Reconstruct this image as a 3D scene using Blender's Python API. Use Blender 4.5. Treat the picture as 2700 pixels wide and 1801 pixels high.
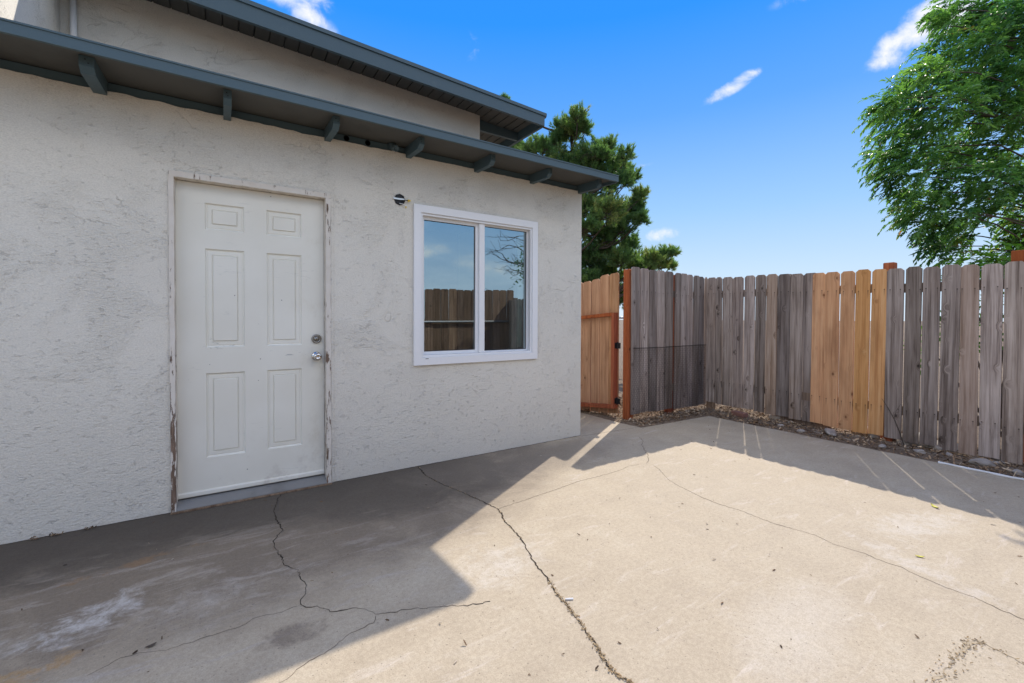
import bpy, bmesh, math, random
from mathutils import Vector, Matrix, noise
random.seed(11)
for o in list(bpy.data.objects): bpy.data.objects.remove(o)
sc = bpy.context.scene
C = sc.collection
R = math.radians

# ------------------------------------------------------------------ camera
YAW, PITCH, ROLL = R(33.158), R(-0.908), R(0.193)
fw = Vector((math.sin(YAW)*math.cos(PITCH), math.cos(YAW)*math.cos(PITCH), math.sin(PITCH)))
rt = Vector((math.cos(YAW), -math.sin(YAW), 0)); up = rt.cross(fw)
rt, up = rt*math.cos(ROLL)+up*math.sin(ROLL), up*math.cos(ROLL)-rt*math.sin(ROLL)
cd = bpy.data.cameras.new('camera'); cam = bpy.data.objects.new('camera', cd); C.objects.link(cam)
cam.matrix_world = Matrix(((rt.x, up.x, -fw.x, 0), (rt.y, up.y, -fw.y, -3.481), (rt.z, up.z, -fw.z, 1.228), (0, 0, 0, 1)))
cd.sensor_width = 36; cd.lens = 15.513; cd.shift_y = -0.01564; cd.clip_start = .02; cd.clip_end = 2000
sc.camera = cam

# ------------------------------------------------------------------ light
SUN_AZ, SUN_EL = 60.0, 44.0          # azimuth from +Y towards +X
sdir = Vector((math.sin(R(SUN_AZ))*math.cos(R(SUN_EL)), math.cos(R(SUN_AZ))*math.cos(R(SUN_EL)), math.sin(R(SUN_EL))))
ld = bpy.data.lights.new('sun', 'SUN'); sun = bpy.data.objects.new('sun', ld); C.objects.link(sun)
ld.energy = 2.6; ld.angle = R(.53); ld.color = (1, .92, .81)
sun.rotation_euler = sdir.to_track_quat('Z', 'Y').to_euler(); sun.location = (0, 0, 12)
vs = sc.view_settings; vs.view_transform = 'Standard'; vs.look = 'None'; vs.gamma = 1; vs.exposure = 1.0
vs.use_curve_mapping = False
SKY_STRENGTH = 0.1
SKY_RAMP = ((0, (.36, .425, .50)), (.10, (.29, .385, .50)), (.22, (.18, .315, .505)), (.40, (.062, .205, .51)), (.55, (.012, .155, .505)), (1, (.01, .11, .42)))
FILL_CLOUD = (1.52, 1.45, 1.33, 1)
sc.cycles.max_bounces = 7; sc.cycles.diffuse_bounces = 4; sc.cycles.glossy_bounces = 3; sc.cycles.transmission_bounces = 3; sc.cycles.transparent_max_bounces = 8
sc.cycles.caustics_reflective = False; sc.cycles.caustics_refractive = False

def nd(nt, typ, ins=None, **props):
    n = nt.nodes.new(typ)
    for k, v in props.items(): setattr(n, k, v)
    for k, v in (ins or {}).items():
        s = n.inputs[k]
        if isinstance(v, bpy.types.NodeSocket): nt.links.new(v, s)
        else: s.default_value = v
    return n
def mth(nt, op, a, b=0.0, c=0.0, clamp=False):
    return nd(nt, 'ShaderNodeMath', {0: a, 1: b, 2: c}, operation=op, use_clamp=clamp).outputs[0]
def sstep(nt, v, a, b, lo=0.0, hi=1.0):
    return nd(nt, 'ShaderNodeMapRange', {'Value': v, 'From Min': a, 'From Max': b, 'To Min': lo, 'To Max': hi}, interpolation_type='SMOOTHSTEP').outputs[0]
def mixc(nt, f, a, b, bt='MIX'):
    n = nt.nodes.new('ShaderNodeMix'); n.data_type = 'RGBA'; n.blend_type = bt
    for i, v in ((0, f), (6, a), (7, b)):
        if isinstance(v, bpy.types.NodeSocket): nt.links.new(v, n.inputs[i])
        else: n.inputs[i].default_value = (tuple(v)+(1,) if i and len(v) == 3 else v)
    return n.outputs[2]
def nz(nt, vec, scale, detail=3, rough=.5, dist=0.0):
    return nd(nt, 'ShaderNodeTexNoise', {'Vector': vec, 'Scale': scale, 'Detail': detail, 'Roughness': rough, 'Distortion': dist}).outputs[0]
def vscale(nt, vec, s):
    return nd(nt, 'ShaderNodeVectorMath', {0: vec, 1: s}, operation='MULTIPLY').outputs[0]
def ramp(nt, f, stops):
    n = nd(nt, 'ShaderNodeValToRGB', {'Fac': f}); e = n.color_ramp.elements
    while len(e) < len(stops): e.new(.5)
    for i, (p, c) in enumerate(stops): e[i].position = p; e[i].color = tuple(c)+(1,)
    return n.outputs[0]

# sky: physical sky pushed towards the clear saturated blue of the picture, with a few far clouds
w = bpy.data.worlds.new('World'); sc.world = w; w.use_nodes = True
w.cycles.sampling_method = 'MANUAL'; w.cycles.sample_map_resolution = 512
nt = w.node_tree; nt.nodes.clear()
sky = nd(nt, 'ShaderNodeTexSky', sky_type='NISHITA', sun_disc=False, sun_elevation=R(SUN_EL), sun_rotation=R(SUN_AZ),
         air_density=1.0, dust_density=0.05, ozone_density=2.0, altitude=100)
gen = nd(nt, 'ShaderNodeTexCoord').outputs['Generated']
sep = nd(nt, 'ShaderNodeSeparateXYZ', {0: gen}).outputs
blue = ramp(nt, sep[2], SKY_RAMP)
base = mixc(nt, .03, blue, nd(nt, 'ShaderNodeVectorMath', {0: sky.outputs[0], 'Scale': SKY_STRENGTH}, operation='SCALE').outputs[0])
wn2 = nz(nt, vscale(nt, gen, (1, 1, 1.25)), 19, 6, .62, .35)
cov = None
def ae(az, el): return Vector((math.sin(R(az))*math.cos(R(el)), math.cos(R(az))*math.cos(R(el)), math.sin(R(el))))
for az, el, wd, ht, tilt, amt in ((79.8, 27.6, 6.0, 2.6, 32, 1.1), (74.9, 25.5, 4.4, 2.1, 34, 1.1), (84, 25, 4, 2.5, 10, .9), (59.4, 25.1, 3.7, .9, 22, .8),
                                  (52.0, 10.3, 2.4, 1.1, 4, .9), (9.4, 30.9, 4.0, 1.7, -35, .7), (6.5, 33.2, 5, 1.8, 0, .8), (27.9, 31, 1.3, 2.0, 10, .4),
                                  (49.3, 18.3, 2.0, .45, 8, .4), (67, 31.3, 4, .9, 0, .45), (75.5, 17.5, 1.6, .9, 10, .8),
                                  (156, 13.0, 6, 1.5, 5, .75), (158, 8.5, 4, 1.4, -4, .7), (148, 7, 9, 2.2, 3, .5)):
    d0 = ae(az, el); t1 = Vector((d0.y, -d0.x, 0)).normalized(); t2 = t1.cross(d0)*-1
    if t2.z < 0: t2 = -t2
    a = R(tilt); e1 = t1*math.cos(a)+t2*math.sin(a); e2 = t2*math.cos(a)-t1*math.sin(a)
    dl = nd(nt, 'ShaderNodeVectorMath', {0: gen, 1: d0}, operation='SUBTRACT').outputs[0]
    dx = nd(nt, 'ShaderNodeVectorMath', {0: dl, 1: e1/math.tan(R(wd))}, operation='DOT_PRODUCT').outputs['Value']
    dy = nd(nt, 'ShaderNodeVectorMath', {0: dl, 1: e2/math.tan(R(ht))}, operation='DOT_PRODUCT').outputs['Value']
    dz = nd(nt, 'ShaderNodeVectorMath', {0: dl, 1: d0*2}, operation='DOT_PRODUCT').outputs['Value']
    r2 = mth(nt, 'ADD', mth(nt, 'ADD', mth(nt, 'MULTIPLY', dx, dx), mth(nt, 'MULTIPLY', dy, dy)), mth(nt, 'MULTIPLY', dz, dz))
    m = mth(nt, 'SUBTRACT', 1.0, r2, clamp=True)
    v = mth(nt, 'MULTIPLY', m, amt); cov = v if cov is None else mth(nt, 'MAXIMUM', cov, v)
# bright broken cloud added outside the view to fill the shade, thinning out towards the clear quarter above the fences
pl = nd(nt, 'ShaderNodeVectorMath', {0: gen, 'Scale': mth(nt, 'DIVIDE', 1.0, mth(nt, 'ADD', mth(nt, 'MAXIMUM', sep[2], 0.0), .22))}, operation='SCALE').outputs[0]
fld = sstep(nt, nz(nt, pl, 1.5, 5, .58, .3), .40, .64)
clr = nd(nt, 'ShaderNodeVectorMath', {0: gen, 1: ae(44, 12)}, operation='DOT_PRODUCT').outputs['Value']
fld = mth(nt, 'MULTIPLY', mth(nt, 'MULTIPLY', fld, sstep(nt, clr, .72, .30)), sstep(nt, sep[2], .27, .42, .06, .92))
ed_ = mth(nt, 'ADD', cov, mth(nt, 'MULTIPLY', mth(nt, 'SUBTRACT', wn2, .55), 2.6))
cov = mth(nt, 'MULTIPLY', sstep(nt, ed_, .05, 1.25), sstep(nt, cov, .0, .55))
skyc = mixc(nt, fld, mixc(nt, cov, base, (.52, .52, .53, 1)), FILL_CLOUD)
bg = nd(nt, 'ShaderNodeBackground', {'Color': skyc, 'Strength': 1.0})
nt.links.new(bg.outputs[0], nd(nt, 'ShaderNodeOutputWorld').inputs[0])

# ------------------------------------------------------------------ materials
def mat(name, rough=.7, spec=.3, metal=0.0):
    m = bpy.data.materials.new(name); m.use_nodes = True; t = m.node_tree; t.nodes.clear()
    b = nd(t, 'ShaderNodeBsdfPrincipled', {'Roughness': rough, 'Specular IOR Level': spec, 'Metallic': metal})
    o = nd(t, 'ShaderNodeOutputMaterial'); t.links.new(b.outputs[0], o.inputs[0])
    return m, t, b, o
def bump(t, b, h, dist, strength=1.0):
    n = nd(t, 'ShaderNodeBump', {'Height': h, 'Distance': dist, 'Strength': strength}); t.links.new(n.outputs[0], b.inputs['Normal'])
def objc(t): return nd(t, 'ShaderNodeTexCoord').outputs['Object']
def gauss(t, P, cx, cy, rx, ry, ang=0):
    s = nd(t, 'ShaderNodeSeparateXYZ', {0: P}).outputs; ca, sa = math.cos(R(ang)), math.sin(R(ang))
    x = mth(t, 'SUBTRACT', s[0], cx); y = mth(t, 'SUBTRACT', s[1], cy)
    u = mth(t, 'DIVIDE', mth(t, 'ADD', mth(t, 'MULTIPLY', x, ca), mth(t, 'MULTIPLY', y, sa)), rx)
    v = mth(t, 'DIVIDE', mth(t, 'SUBTRACT', mth(t, 'MULTIPLY', y, ca), mth(t, 'MULTIPLY', x, sa)), ry)
    return mth(t, 'SUBTRACT', 1.0, mth(t, 'ADD', mth(t, 'MULTIPLY', u, u), mth(t, 'MULTIPLY', v, v)), clamp=True)
M = {}
def stucco():
    m, t, b, o = mat('painted_stucco', .85, .2); P = objc(t)
    big = nz(t, P, 1.3, 3, .5); patch = sstep(t, nz(t, P, 2.6, 4, .6, .7), .42, .62)
    low = sstep(t, nd(t, 'ShaderNodeSeparateXYZ', {0: P}).outputs[2], 1.2, .1)
    pm = mth(t, 'MAXIMUM', patch, low)
    Pa = vscale(t, P, (1, 1, 1.7)); fine = nz(t, Pa, 55, 5, .68, .4)
    f2 = nz(t, Pa, 26, 4, .62, .8)
    # shallow torn trowel marks
    mk = mth(t, 'MULTIPLY', sstep(t, f2, .60, .66), sstep(t, f2, .74, .67))
    mk = mth(t, 'MULTIPLY', mk, mth(t, 'ADD', mth(t, 'MULTIPLY', pm, .75), .25))
    led = nz(t, vscale(t, P, (1, 1, 1.7)), 1.9, 4, .55, 1.4)
    ledge = mth(t, 'SUBTRACT', 1.0, mth(t, 'MULTIPLY', mth(t, 'ABSOLUTE', mth(t, 'SUBTRACT', led, .5)), 150.0), clamp=True)
    ledge = mth(t, 'MULTIPLY', ledge, sstep(t, nz(t, P, 2.3, 2), .56, .64))
    h = mth(t, 'MULTIPLY', mk, -.6)
    h = mth(t, 'ADD', h, mth(t, 'MULTIPLY', fine, mth(t, 'ADD', mth(t, 'MULTIPLY', pm, .85), .32)))
    h = mth(t, 'ADD', h, mth(t, 'MULTIPLY', ledge, -.55))
    h = mth(t, 'ADD', h, mth(t, 'MULTIPLY', big, 1.5))
    bump(t, b, h, .012, .68)
    c = mixc(t, sstep(t, nz(t, P, .9, 4, .6), .35, .65), STUCCO_A, STUCCO_B)
    pit = mth(t, 'MULTIPLY', sstep(t, fine, .60, .72), mth(t, 'ADD', mth(t, 'MULTIPLY', pm, .10), .02))
    pit = mth(t, 'MAXIMUM', pit, mth(t, 'MAXIMUM', mth(t, 'MULTIPLY', mk, .12), mth(t, 'MULTIPLY', ledge, .14)))
    c = mixc(t, pit, c, (.26, .235, .21))
    c = mixc(t, .5, c, mixc(t, sstep(t, nz(t, Pa, 120, 2, .6), .3, .7), (.59, .56, .495), (.80, .76, .675)))
    t.links.new(c, b.inputs['Base Color']); return m
STUCCO_A, STUCCO_B = (.665, .63, .555), (.71, .675, .595)
def concrete():
    m, t, b, o = mat('old_concrete', .82, .25); P = objc(t)
    big = nz(t, P, .75, 5, .6, .5); mid = nz(t, P, 4.2, 6, .66, .3); fin = nz(t, P, 190, 2, .6)
    sw = nz(t, nd(t, 'ShaderNodeMapping', {'Vector': P, 'Rotation': (0, 0, R(25)), 'Scale': (1.2, 5, 1)}).outputs[0], 2.6, 5, .65, .8)
    c = ramp(t, big, ((.28, (.37, .303, .212)), (.5, (.43, .358, .254)), (.72, (.47, .397, .288))))
    c = mixc(t, .62, c, ramp(t, mid, ((.25, (.33, .268, .188)), (.55, (.44, .368, .264)), (.78, (.51, .446, .34)))))
    c = mixc(t, sstep(t, sw, .55, .75), c, (.50, .43, .34))
    brk = nz(t, P, 2.3, 5, .72, .6); brk2 = nz(t, P, 9, 4, .72, .3)
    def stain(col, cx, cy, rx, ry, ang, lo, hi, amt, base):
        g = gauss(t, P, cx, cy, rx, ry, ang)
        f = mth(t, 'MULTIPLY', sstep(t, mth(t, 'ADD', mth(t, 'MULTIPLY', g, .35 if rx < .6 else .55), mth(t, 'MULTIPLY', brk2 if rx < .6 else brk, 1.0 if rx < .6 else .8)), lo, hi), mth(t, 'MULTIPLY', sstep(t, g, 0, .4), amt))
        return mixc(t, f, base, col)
    # dark brown patches along the wall and door, tan wear, pale scoured patches and rust
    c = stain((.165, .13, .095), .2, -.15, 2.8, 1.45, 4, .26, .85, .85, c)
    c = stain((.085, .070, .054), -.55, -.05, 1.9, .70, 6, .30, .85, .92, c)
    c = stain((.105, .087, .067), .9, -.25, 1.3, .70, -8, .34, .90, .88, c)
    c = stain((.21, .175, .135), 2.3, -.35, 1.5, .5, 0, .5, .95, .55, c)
    c = mixc(t, mth(t, 'MULTIPLY', sstep(t, sw, .50, .68), mth(t, 'MULTIPLY', gauss(t, P, -.3, -1.1, 1.6, .75), .75)), c, (.36, .31, .25))
    c = stain((.50, .465, .415), -.44, -1.05, .32, .17, 40, .66, .95, .85, c)
    c = stain((.46, .425, .37), -.66, -1.10, .28, .14, 20, .68, .95, .7, c)
    c = stain((.45, .40, .335), -.05, -1.15, .5, .22, 15, .70, 1.0, .45, c)
    c = stain((.58, .53, .45), 1.15, -1.62, .36, .26, 10, .60, 1.0, .5, c)
    c = stain((.58, .54, .47), 3.5, -2.62, .55, .2, -15, .60, 1.0, .5, c)
    c = stain((.55, .50, .42), 1.95, -2.65, .6, .3, 10, .6, 1.05, .4, c)
    c = stain((.55, .50, .43), 2.9, -2.75, .5, .12, 70, .65, .95, .5, c)
    c = stain((.15, .115, .085), .22, -1.60, .15, .09, 0, .55, .85, .6, c)
    c = stain((.38, .23, .09), -.56, -1.30, .30, .10, 10, .74, .9, .6, c)
    c = stain((.26, .15, .07), -.35, -.62, .5, .08, 12, .76, .92, .5, c)
    sp = nd(t, 'ShaderNodeTexVoronoi', {'Vector': P, 'Scale': 60.0}).outputs
    dot = mth(t, 'MULTIPLY', mth(t, 'LESS_THAN', sp['Distance'], .16), mth(t, 'GREATER_THAN', nd(t, 'ShaderNodeSeparateXYZ', {0: sp['Color']}).outputs[0], .72))
    c = mixc(t, mth(t, 'MULTIPLY', dot, .5), c, (.10, .085, .07))
    c = mixc(t, 1.0, c, mixc(t, sstep(t, fin, .32, .68), (.90, .895, .91), (1.07, 1.075, 1.10)), 'MULTIPLY')
    g3 = nz(t, P, 55, 3, .7)
    c = mixc(t, 1.0, c, mixc(t, sstep(t, g3, .35, .65), (.92, .92, .92), (1.05, 1.055, 1.065)), 'MULTIPLY')
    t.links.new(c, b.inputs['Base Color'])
    t.links.new(sstep(t, mid, .3, .7, .72, .9), b.inputs['Roughness'])
    h = mth(t, 'ADD', mth(t, 'MULTIPLY', fin, .25), mth(t, 'ADD', mth(t, 'MULTIPLY', mid, 1.0), mth(t, 'MULTIPLY', big, 3)))
    bump(t, b, mth(t, 'SUBTRACT', h, mth(t, 'MULTIPLY', dot, .3)), .006, .6); return m
def wood(name, stops, vary=.25, knot=(.03, .02, .015), brown=None, grain=1.0, rough=.8, knots=.45, wear=None, nails=False):
    m, t, b, o = mat(name, rough, .2); P = objc(t); rnd = nd(t, 'ShaderNodeObjectInfo').outputs['Random']
    off = nd(t, 'ShaderNodeCombineXYZ', {0: mth(t, 'MULTIPLY', rnd, 37.0), 1: mth(t, 'MULTIPLY', rnd, 71.0), 2: mth(t, 'MULTIPLY', rnd, 53.0)}).outputs[0]
    Q = nd(t, 'ShaderNodeVectorMath', {0: P, 1: off}, operation='ADD').outputs[0]
    v = nd(t, 'ShaderNodeTexVoronoi', {'Vector': vscale(t, Q, (9.0, 2.0, 6.0)), 'Scale': 1.0}).outputs
    kd = mth(t, 'ADD', v['Distance'], mth(t, 'MULTIPLY', mth(t, 'SUBTRACT', nz(t, Q, 60, 2), .5), .08))
    on = mth(t, 'LESS_THAN', nd(t, 'ShaderNodeSeparateXYZ', {0: v['Color']}).outputs[0], knots)
    halo = mth(t, 'MULTIPLY', sstep(t, kd, .34, .06), on); kn = mth(t, 'MULTIPLY', sstep(t, kd, .125, .06), on)
    G = nd(t, 'ShaderNodeCombineXYZ', {0: mth(t, 'MULTIPLY', halo, .035), 1: 0.0, 2: 0.0}).outputs[0]
    Qw = nd(t, 'ShaderNodeVectorMath', {0: Q, 1: G}, operation='ADD').outputs[0]
    g1 = nz(t, vscale(t, Qw, (34, 34, .9)), 1.0, 4, .6, .5); g2 = nz(t, vscale(t, Qw, (150, 150, 3.2)), 1.0, 4, .65)
    g = mth(t, 'ADD', mth(t, 'MULTIPLY', g1, .62), mth(t, 'MULTIPLY', g2, .38))
    c = ramp(t, sstep(t, g, .5-.22/grain, .5+.22/grain), stops)
    pat = nz(t, vscale(t, Q, (4, 4, 1.3)), 1.0, 4, .6)
    c = mixc(t, sstep(t, pat, .42, .7, 0, .55), c, mixc(t, 1.0, c, (.55, .52, .50), 'MULTIPLY'))
    if brown:
        c = mixc(t, mth(t, 'MAXIMUM', mth(t, 'MULTIPLY', mth(t, 'GREATER_THAN', rnd, .86), .65), sstep(t, nz(t, vscale(t, Q, (2, 2, .8)), 1.0, 3), .5, .75, 0, .45)), c, mixc(t, .55, c, brown))
    c = mixc(t, mth(t, 'MULTIPLY', halo, .35), c, mixc(t, 1.0, c, (.5, .45, .42), 'MULTIPLY'))
    c = mixc(t, mth(t, 'MULTIPLY', kn, .8), c, knot)
    if wear:
        lowz = nd(t, 'ShaderNodeSeparateXYZ', {0: P}).outputs[2]
        f = mth(t, 'MULTIPLY', sstep(t, nz(t, vscale(t, Q, (9, 9, 2.2)), 1.0, 6, .7), .45, .68), sstep(t, lowz, .7, .0, 0, wear))
        c = mixc(t, f, c, (.06, .045, .035))
    if nails:
        s3 = nd(t, 'ShaderNodeSeparateXYZ', {0: P}).outputs; ax = mth(t, 'ABSOLUTE', mth(t, 'ADD', s3[0], mth(t, 'MULTIPLY', mth(t, 'SUBTRACT', rnd, .5), .02)))
        ux = mth(t, 'ABSOLUTE', mth(t, 'SUBTRACT', ax, .040))
        for zz in (1.475, .30):
            uz = mth(t, 'SUBTRACT', s3[2], zz)
            nail = mth(t, 'LESS_THAN', mth(t, 'ADD', mth(t, 'MULTIPLY', ux, ux), mth(t, 'MULTIPLY', uz, uz)), .000028)
            drip = mth(t, 'MULTIPLY', mth(t, 'MULTIPLY', sstep(t, ux, .007, .002), sstep(t, uz, -.09, -.005)), mth(t, 'LESS_THAN', uz, 0.0))
            c = mixc(t, mth(t, 'MAXIMUM', mth(t, 'MULTIPLY', nail, .85), mth(t, 'MULTIPLY', drip, .4)), c, (.05, .035, .028))
    r2 = mth(t, 'FRACT', mth(t, 'MULTIPLY', rnd, 17.31))
    c = nd(t, 'ShaderNodeHueSaturation', {'Color': c, 'Hue': sstep(t, r2, 0, 1, .497, .503), 'Saturation': sstep(t, r2, 0, 1, .94, 1.06), 'Value': sstep(t, rnd, 0, 1, 1-vary, 1+vary)}).outputs[0]
    t.links.new(c, b.inputs['Base Color'])
    bump(t, b, mth(t, 'SUBTRACT', g, mth(t, 'MULTIPLY', kn, .3)), .004, .8); return m
def painted(name, col, rough=.5, dirt=None, scale=6, lo=.6, hi=.8, amt=.5, bmp=.0008, spec=.35):
    m, t, b, o = mat(name, rough, spec); P = objc(t)
    f = mth(t, 'MULTIPLY', sstep(t, nz(t, P, scale, 6, .65), lo, hi), amt)
    c = mixc(t, f, col, dirt or tuple(x*.6 for x in col))
    c = mixc(t, .12, c, mixc(t, nz(t, P, 40, 3), tuple(x*.7 for x in col), tuple(min(1, x*1.2) for x in col)))
    t.links.new(c, b.inputs['Base Color']); bump(t, b, nz(t, P, 60, 4, .6), bmp, .7); return m
def peeling():
    m, t, b, o = mat('peeling_paint', .7, .25); P = objc(t)
    n = nz(t, vscale(t, P, (38, 38, 5)), 1.0, 6, .7); s = nd(t, 'ShaderNodeSeparateXYZ', {0: P}).outputs
    th = sstep(t, s[2], 2.0, .1, .615, .525)
    f = mth(t, 'GREATER_THAN', n, th)
    wd = ramp(t, nz(t, vscale(t, P, (120, 120, 8)), 1.0, 4), ((.3, (.10, .065, .045)), (.7, (.27, .19, .14))))
    pc = mixc(t, nz(t, P, 14, 4), (.58, .52, .44), (.74, .70, .64))
    t.links.new(mixc(t, f, pc, wd), b.inputs['Base Color'])
    bump(t, b, mth(t, 'SUBTRACT', mth(t, 'MULTIPLY', n, .3), f), .003, .9); return m
def doorpaint():
    m, t, b, o = mat('door_paint', .42, .4); P = objc(t); s = nd(t, 'ShaderNodeSeparateXYZ', {0: P}).outputs
    c = mixc(t, sstep(t, nz(t, P, 2.2, 4), .35, .7), (.735, .71, .625), (.78, .76, .68))
    grime = mth(t, 'MULTIPLY', sstep(t, nz(t, vscale(t, P, (3, 3, 2)), 2.0, 6, .7), .5, .8), sstep(t, s[0], .3, .64, 0, .55))
    c = mixc(t, grime, c, (.50, .44, .33))
    low = mth(t, 'MULTIPLY', sstep(t, nz(t, P, 7, 6, .7), .52, .75), sstep(t, s[2], .55, .06, 0, .45))
    c = mixc(t, low, c, (.42, .37, .32))
    sc1 = nz(t, nd(t, 'ShaderNodeMapping', {'Vector': P, 'Rotation': (0, R(35), 0), 'Scale': (9, 9, 48)}).outputs[0], 1.0, 5, .7, .6)
    mask = sstep(t, nz(t, P, 5.5, 3), .54, .68); zb = mth(t, 'MULTIPLY', sstep(t, s[2], .75, 1.05), sstep(t, s[2], 1.5, 1.15))
    sf = mth(t, 'MULTIPLY', mth(t, 'MULTIPLY', mth(t, 'GREATER_THAN', sc1, .605), mask), mth(t, 'ADD', mth(t, 'MULTIPLY', zb, .7), .12))
    c = mixc(t, sf, c, (.22, .23, .23))
    v = nd(t, 'ShaderNodeTexVoronoi', {'Vector': P, 'Scale': 14.0}).outputs
    chip = mth(t, 'MULTIPLY', mth(t, 'LESS_THAN', v['Distance'], .055), mth(t, 'GREATER_THAN', nd(t, 'ShaderNodeSeparateXYZ', {0: v['Color']}).outputs[0], .80))
    c = mixc(t, mth(t, 'MULTIPLY', chip, .8), c, (.17, .16, .15))
    t.links.new(c, b.inputs['Base Color']); bump(t, b, nz(t, P, 5, 3), .006, .25); return m
def flat(name, col, rough=.6, metal=0.0, spec=.3, var=.25, scale=20):
    m, t, b, o = mat(name, rough, spec, metal); P = objc(t)
    c = mixc(t, nz(t, P, scale, 4, .6), tuple(x*(1-var) for x in col), tuple(min(1, x*(1+var)) for x in col))
    t.links.new(c, b.inputs['Base Color']); return m
def glass():
    m = bpy.data.materials.new('coated_glass'); m.use_nodes = True; t = m.node_tree; t.nodes.clear(); P = objc(t)
    sm = mth(t, 'MULTIPLY', sstep(t, nz(t, nd(t, 'ShaderNodeMapping', {'Vector': P, 'Rotation': (0, R(50), 0), 'Scale': (3, 3, 16)}).outputs[0], 1.0, 5, .7), .62, .8), .05)
    gl = nd(t, 'ShaderNodeBsdfGlossy', {'Color': (.80, .96, 1.0, 1), 'Roughness': 0.0})
    tr = nd(t, 'ShaderNodeBsdfTransparent', {'Color': (.55, .62, .60, 1)})
    df = nd(t, 'ShaderNodeBsdfDiffuse', {'Color': (.6, .6, .6, 1)})
    a = nd(t, 'ShaderNodeMixShader', {0: .43}); t.links.new(tr.outputs[0], a.inputs[1]); t.links.new(gl.outputs[0], a.inputs[2])
    bb = nd(t, 'ShaderNodeMixShader', {0: mth(t, 'ADD', sm, .004)}); t.links.new(a.outputs[0], bb.inputs[1]); t.links.new(df.outputs[0], bb.inputs[2])
    o = nd(t, 'ShaderNodeOutputMaterial'); t.links.new(bb.outputs[0], o.inputs[0]); return m
def leafmat(name, stops, trans=.35, rough=.45, spec=.35, tcol=(1.25, 1.35, .6)):
    m, t, b, o = mat(name, rough, spec)
    at = nd(t, 'ShaderNodeAttribute', attribute_name='tint', attribute_type='GEOMETRY').outputs['Fac']
    isl = nd(t, 'ShaderNodeNewGeometry').outputs['Random Per Island']
    c = ramp(t, mth(t, 'ADD', mth(t, 'MULTIPLY', at, .8), mth(t, 'MULTIPLY', isl, .2)), stops)
    t.links.new(c, b.inputs['Base Color'])
    tb = nd(t, 'ShaderNodeBsdfTranslucent', {'Color': mixc(t, 1.0, c, tcol, 'MULTIPLY')})
    mx = nd(t, 'ShaderNodeMixShader', {0: trans}); t.links.new(b.outputs[0], mx.inputs[1]); t.links.new(tb.outputs[0], mx.inputs[2])
    t.links.new(mx.outputs[0], o.inputs[0]); return m
def islandmat(name, stops, rough=.85):
    m, t, b, o = mat(name, rough, .15); isl = nd(t, 'ShaderNodeNewGeometry').outputs['Random Per Island']
    c = mixc(t, .4, ramp(t, isl, stops), mixc(t, 1.0, ramp(t, isl, stops), ramp(t, nz(t, objc(t), 60, 3), ((.3, (.5, .5, .5)), (.7, (1.3, 1.3, 1.3)))), 'MULTIPLY'))
    t.links.new(c, b.inputs['Base Color']); return m
def soil():
    m, t, b, o = mat('dry_soil', .95, .1); P = objc(t); n = nz(t, P, 2.5, 6, .7); f = nz(t, P, 45, 5, .7)
    c = mixc(t, .5, ramp(t, n, ((.3, (.13, .09, .06)), (.7, (.27, .20, .145)))), ramp(t, f, ((.3, (.09, .065, .045)), (.7, (.33, .26, .19)))))
    t.links.new(c, b.inputs['Base Color']); bump(t, b, f, .02, 1); return m

M['stucco'] = stucco(); M['concrete'] = concrete(); M['glass'] = glass(); M['door'] = doorpaint(); M['peel'] = peeling(); M['soil'] = soil()
M['trim'] = painted('blue_grey_paint', (.070, .112, .132), .55, (.105, .15, .17), 9, .55, .8, .5)
M['soffit'] = painted('soffit_paint', (.088, .088, .080), .7, (.055, .055, .05), 4, .45, .75, .6)
M['roofing'] = flat('roofing', (.10, .10, .10), .9)
M['vinyl'] = painted('white_vinyl', (.80, .80, .80), .35, (.60, .57, .52), 5, .62, .85, .35, .0003)
M['gasket'] = flat('gasket', (.02, .02, .022), .6)
M['grey'] = wood('weathered_wood', ((0, (.125, .092, .074)), (.45, (.295, .236, .20)), (1, (.46, .385, .335))), .34, brown=(.26, .155, .085), wear=.45, knots=.6, knot=(.035, .025, .02), nails=True, grain=1.15)
M['cedar'] = wood('fresh_cedar', ((0, (.44, .205, .085)), (.5, (.62, .325, .145)), (1, (.71, .42, .21))), .06, knot=(.16, .06, .02), knots=.6, nails=True)
M['gatewood'] = wood('gate_wood', ((0, (.34, .17, .085)), (.5, (.54, .31, .175)), (1, (.66, .42, .255))), .14, knot=(.12, .05, .02), knots=.35)
M['redwood'] = wood('stained_redwood', ((0, (.19, .048, .018)), (.5, (.33, .09, .033)), (1, (.43, .145, .055))), .10, knot=(.06, .02, .01), knots=.3)
M['rail'] = wood('rail_wood', ((0, (.10, .065, .045)), (.5, (.20, .14, .10)), (1, (.29, .21, .15))), .12)
M['brownwood'] = wood('brown_fence_wood', ((0, (.085, .048, .03)), (.45, (.19, .115, .075)), (1, (.30, .20, .14))), .25, wear=.4)
M['chrome'] = flat('satin_nickel', (.62, .60, .57), .12, 1.0, var=.05)
M['pewter'] = flat('aged_nickel', (.30, .28, .25), .38, 1.0, var=.2, scale=60)
M['alum'] = painted('threshold_metal', (.21, .205, .195), .5, (.10, .09, .08), 5, .5, .75, .6)
M['black'] = flat('black_iron', (.018, .018, .02), .5)
M['dark'] = flat('dark_void', (.012, .012, .012), .9)
M['crack'] = flat('crack_dirt', (.045, .034, .024), .95, var=.5, scale=120)
M['crackthin'] = flat('crack_hairline', (.12, .095, .07), .95, var=.5, scale=60)
M['crackfill'] = islandmat('crack_litter', ((0, (.30, .20, .10)), (.5, (.46, .35, .21)), (1, (.17, .12, .07))))
M['crackpale'] = flat('crack_dust', (.38, .31, .215), .95, var=.3, scale=60)
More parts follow.
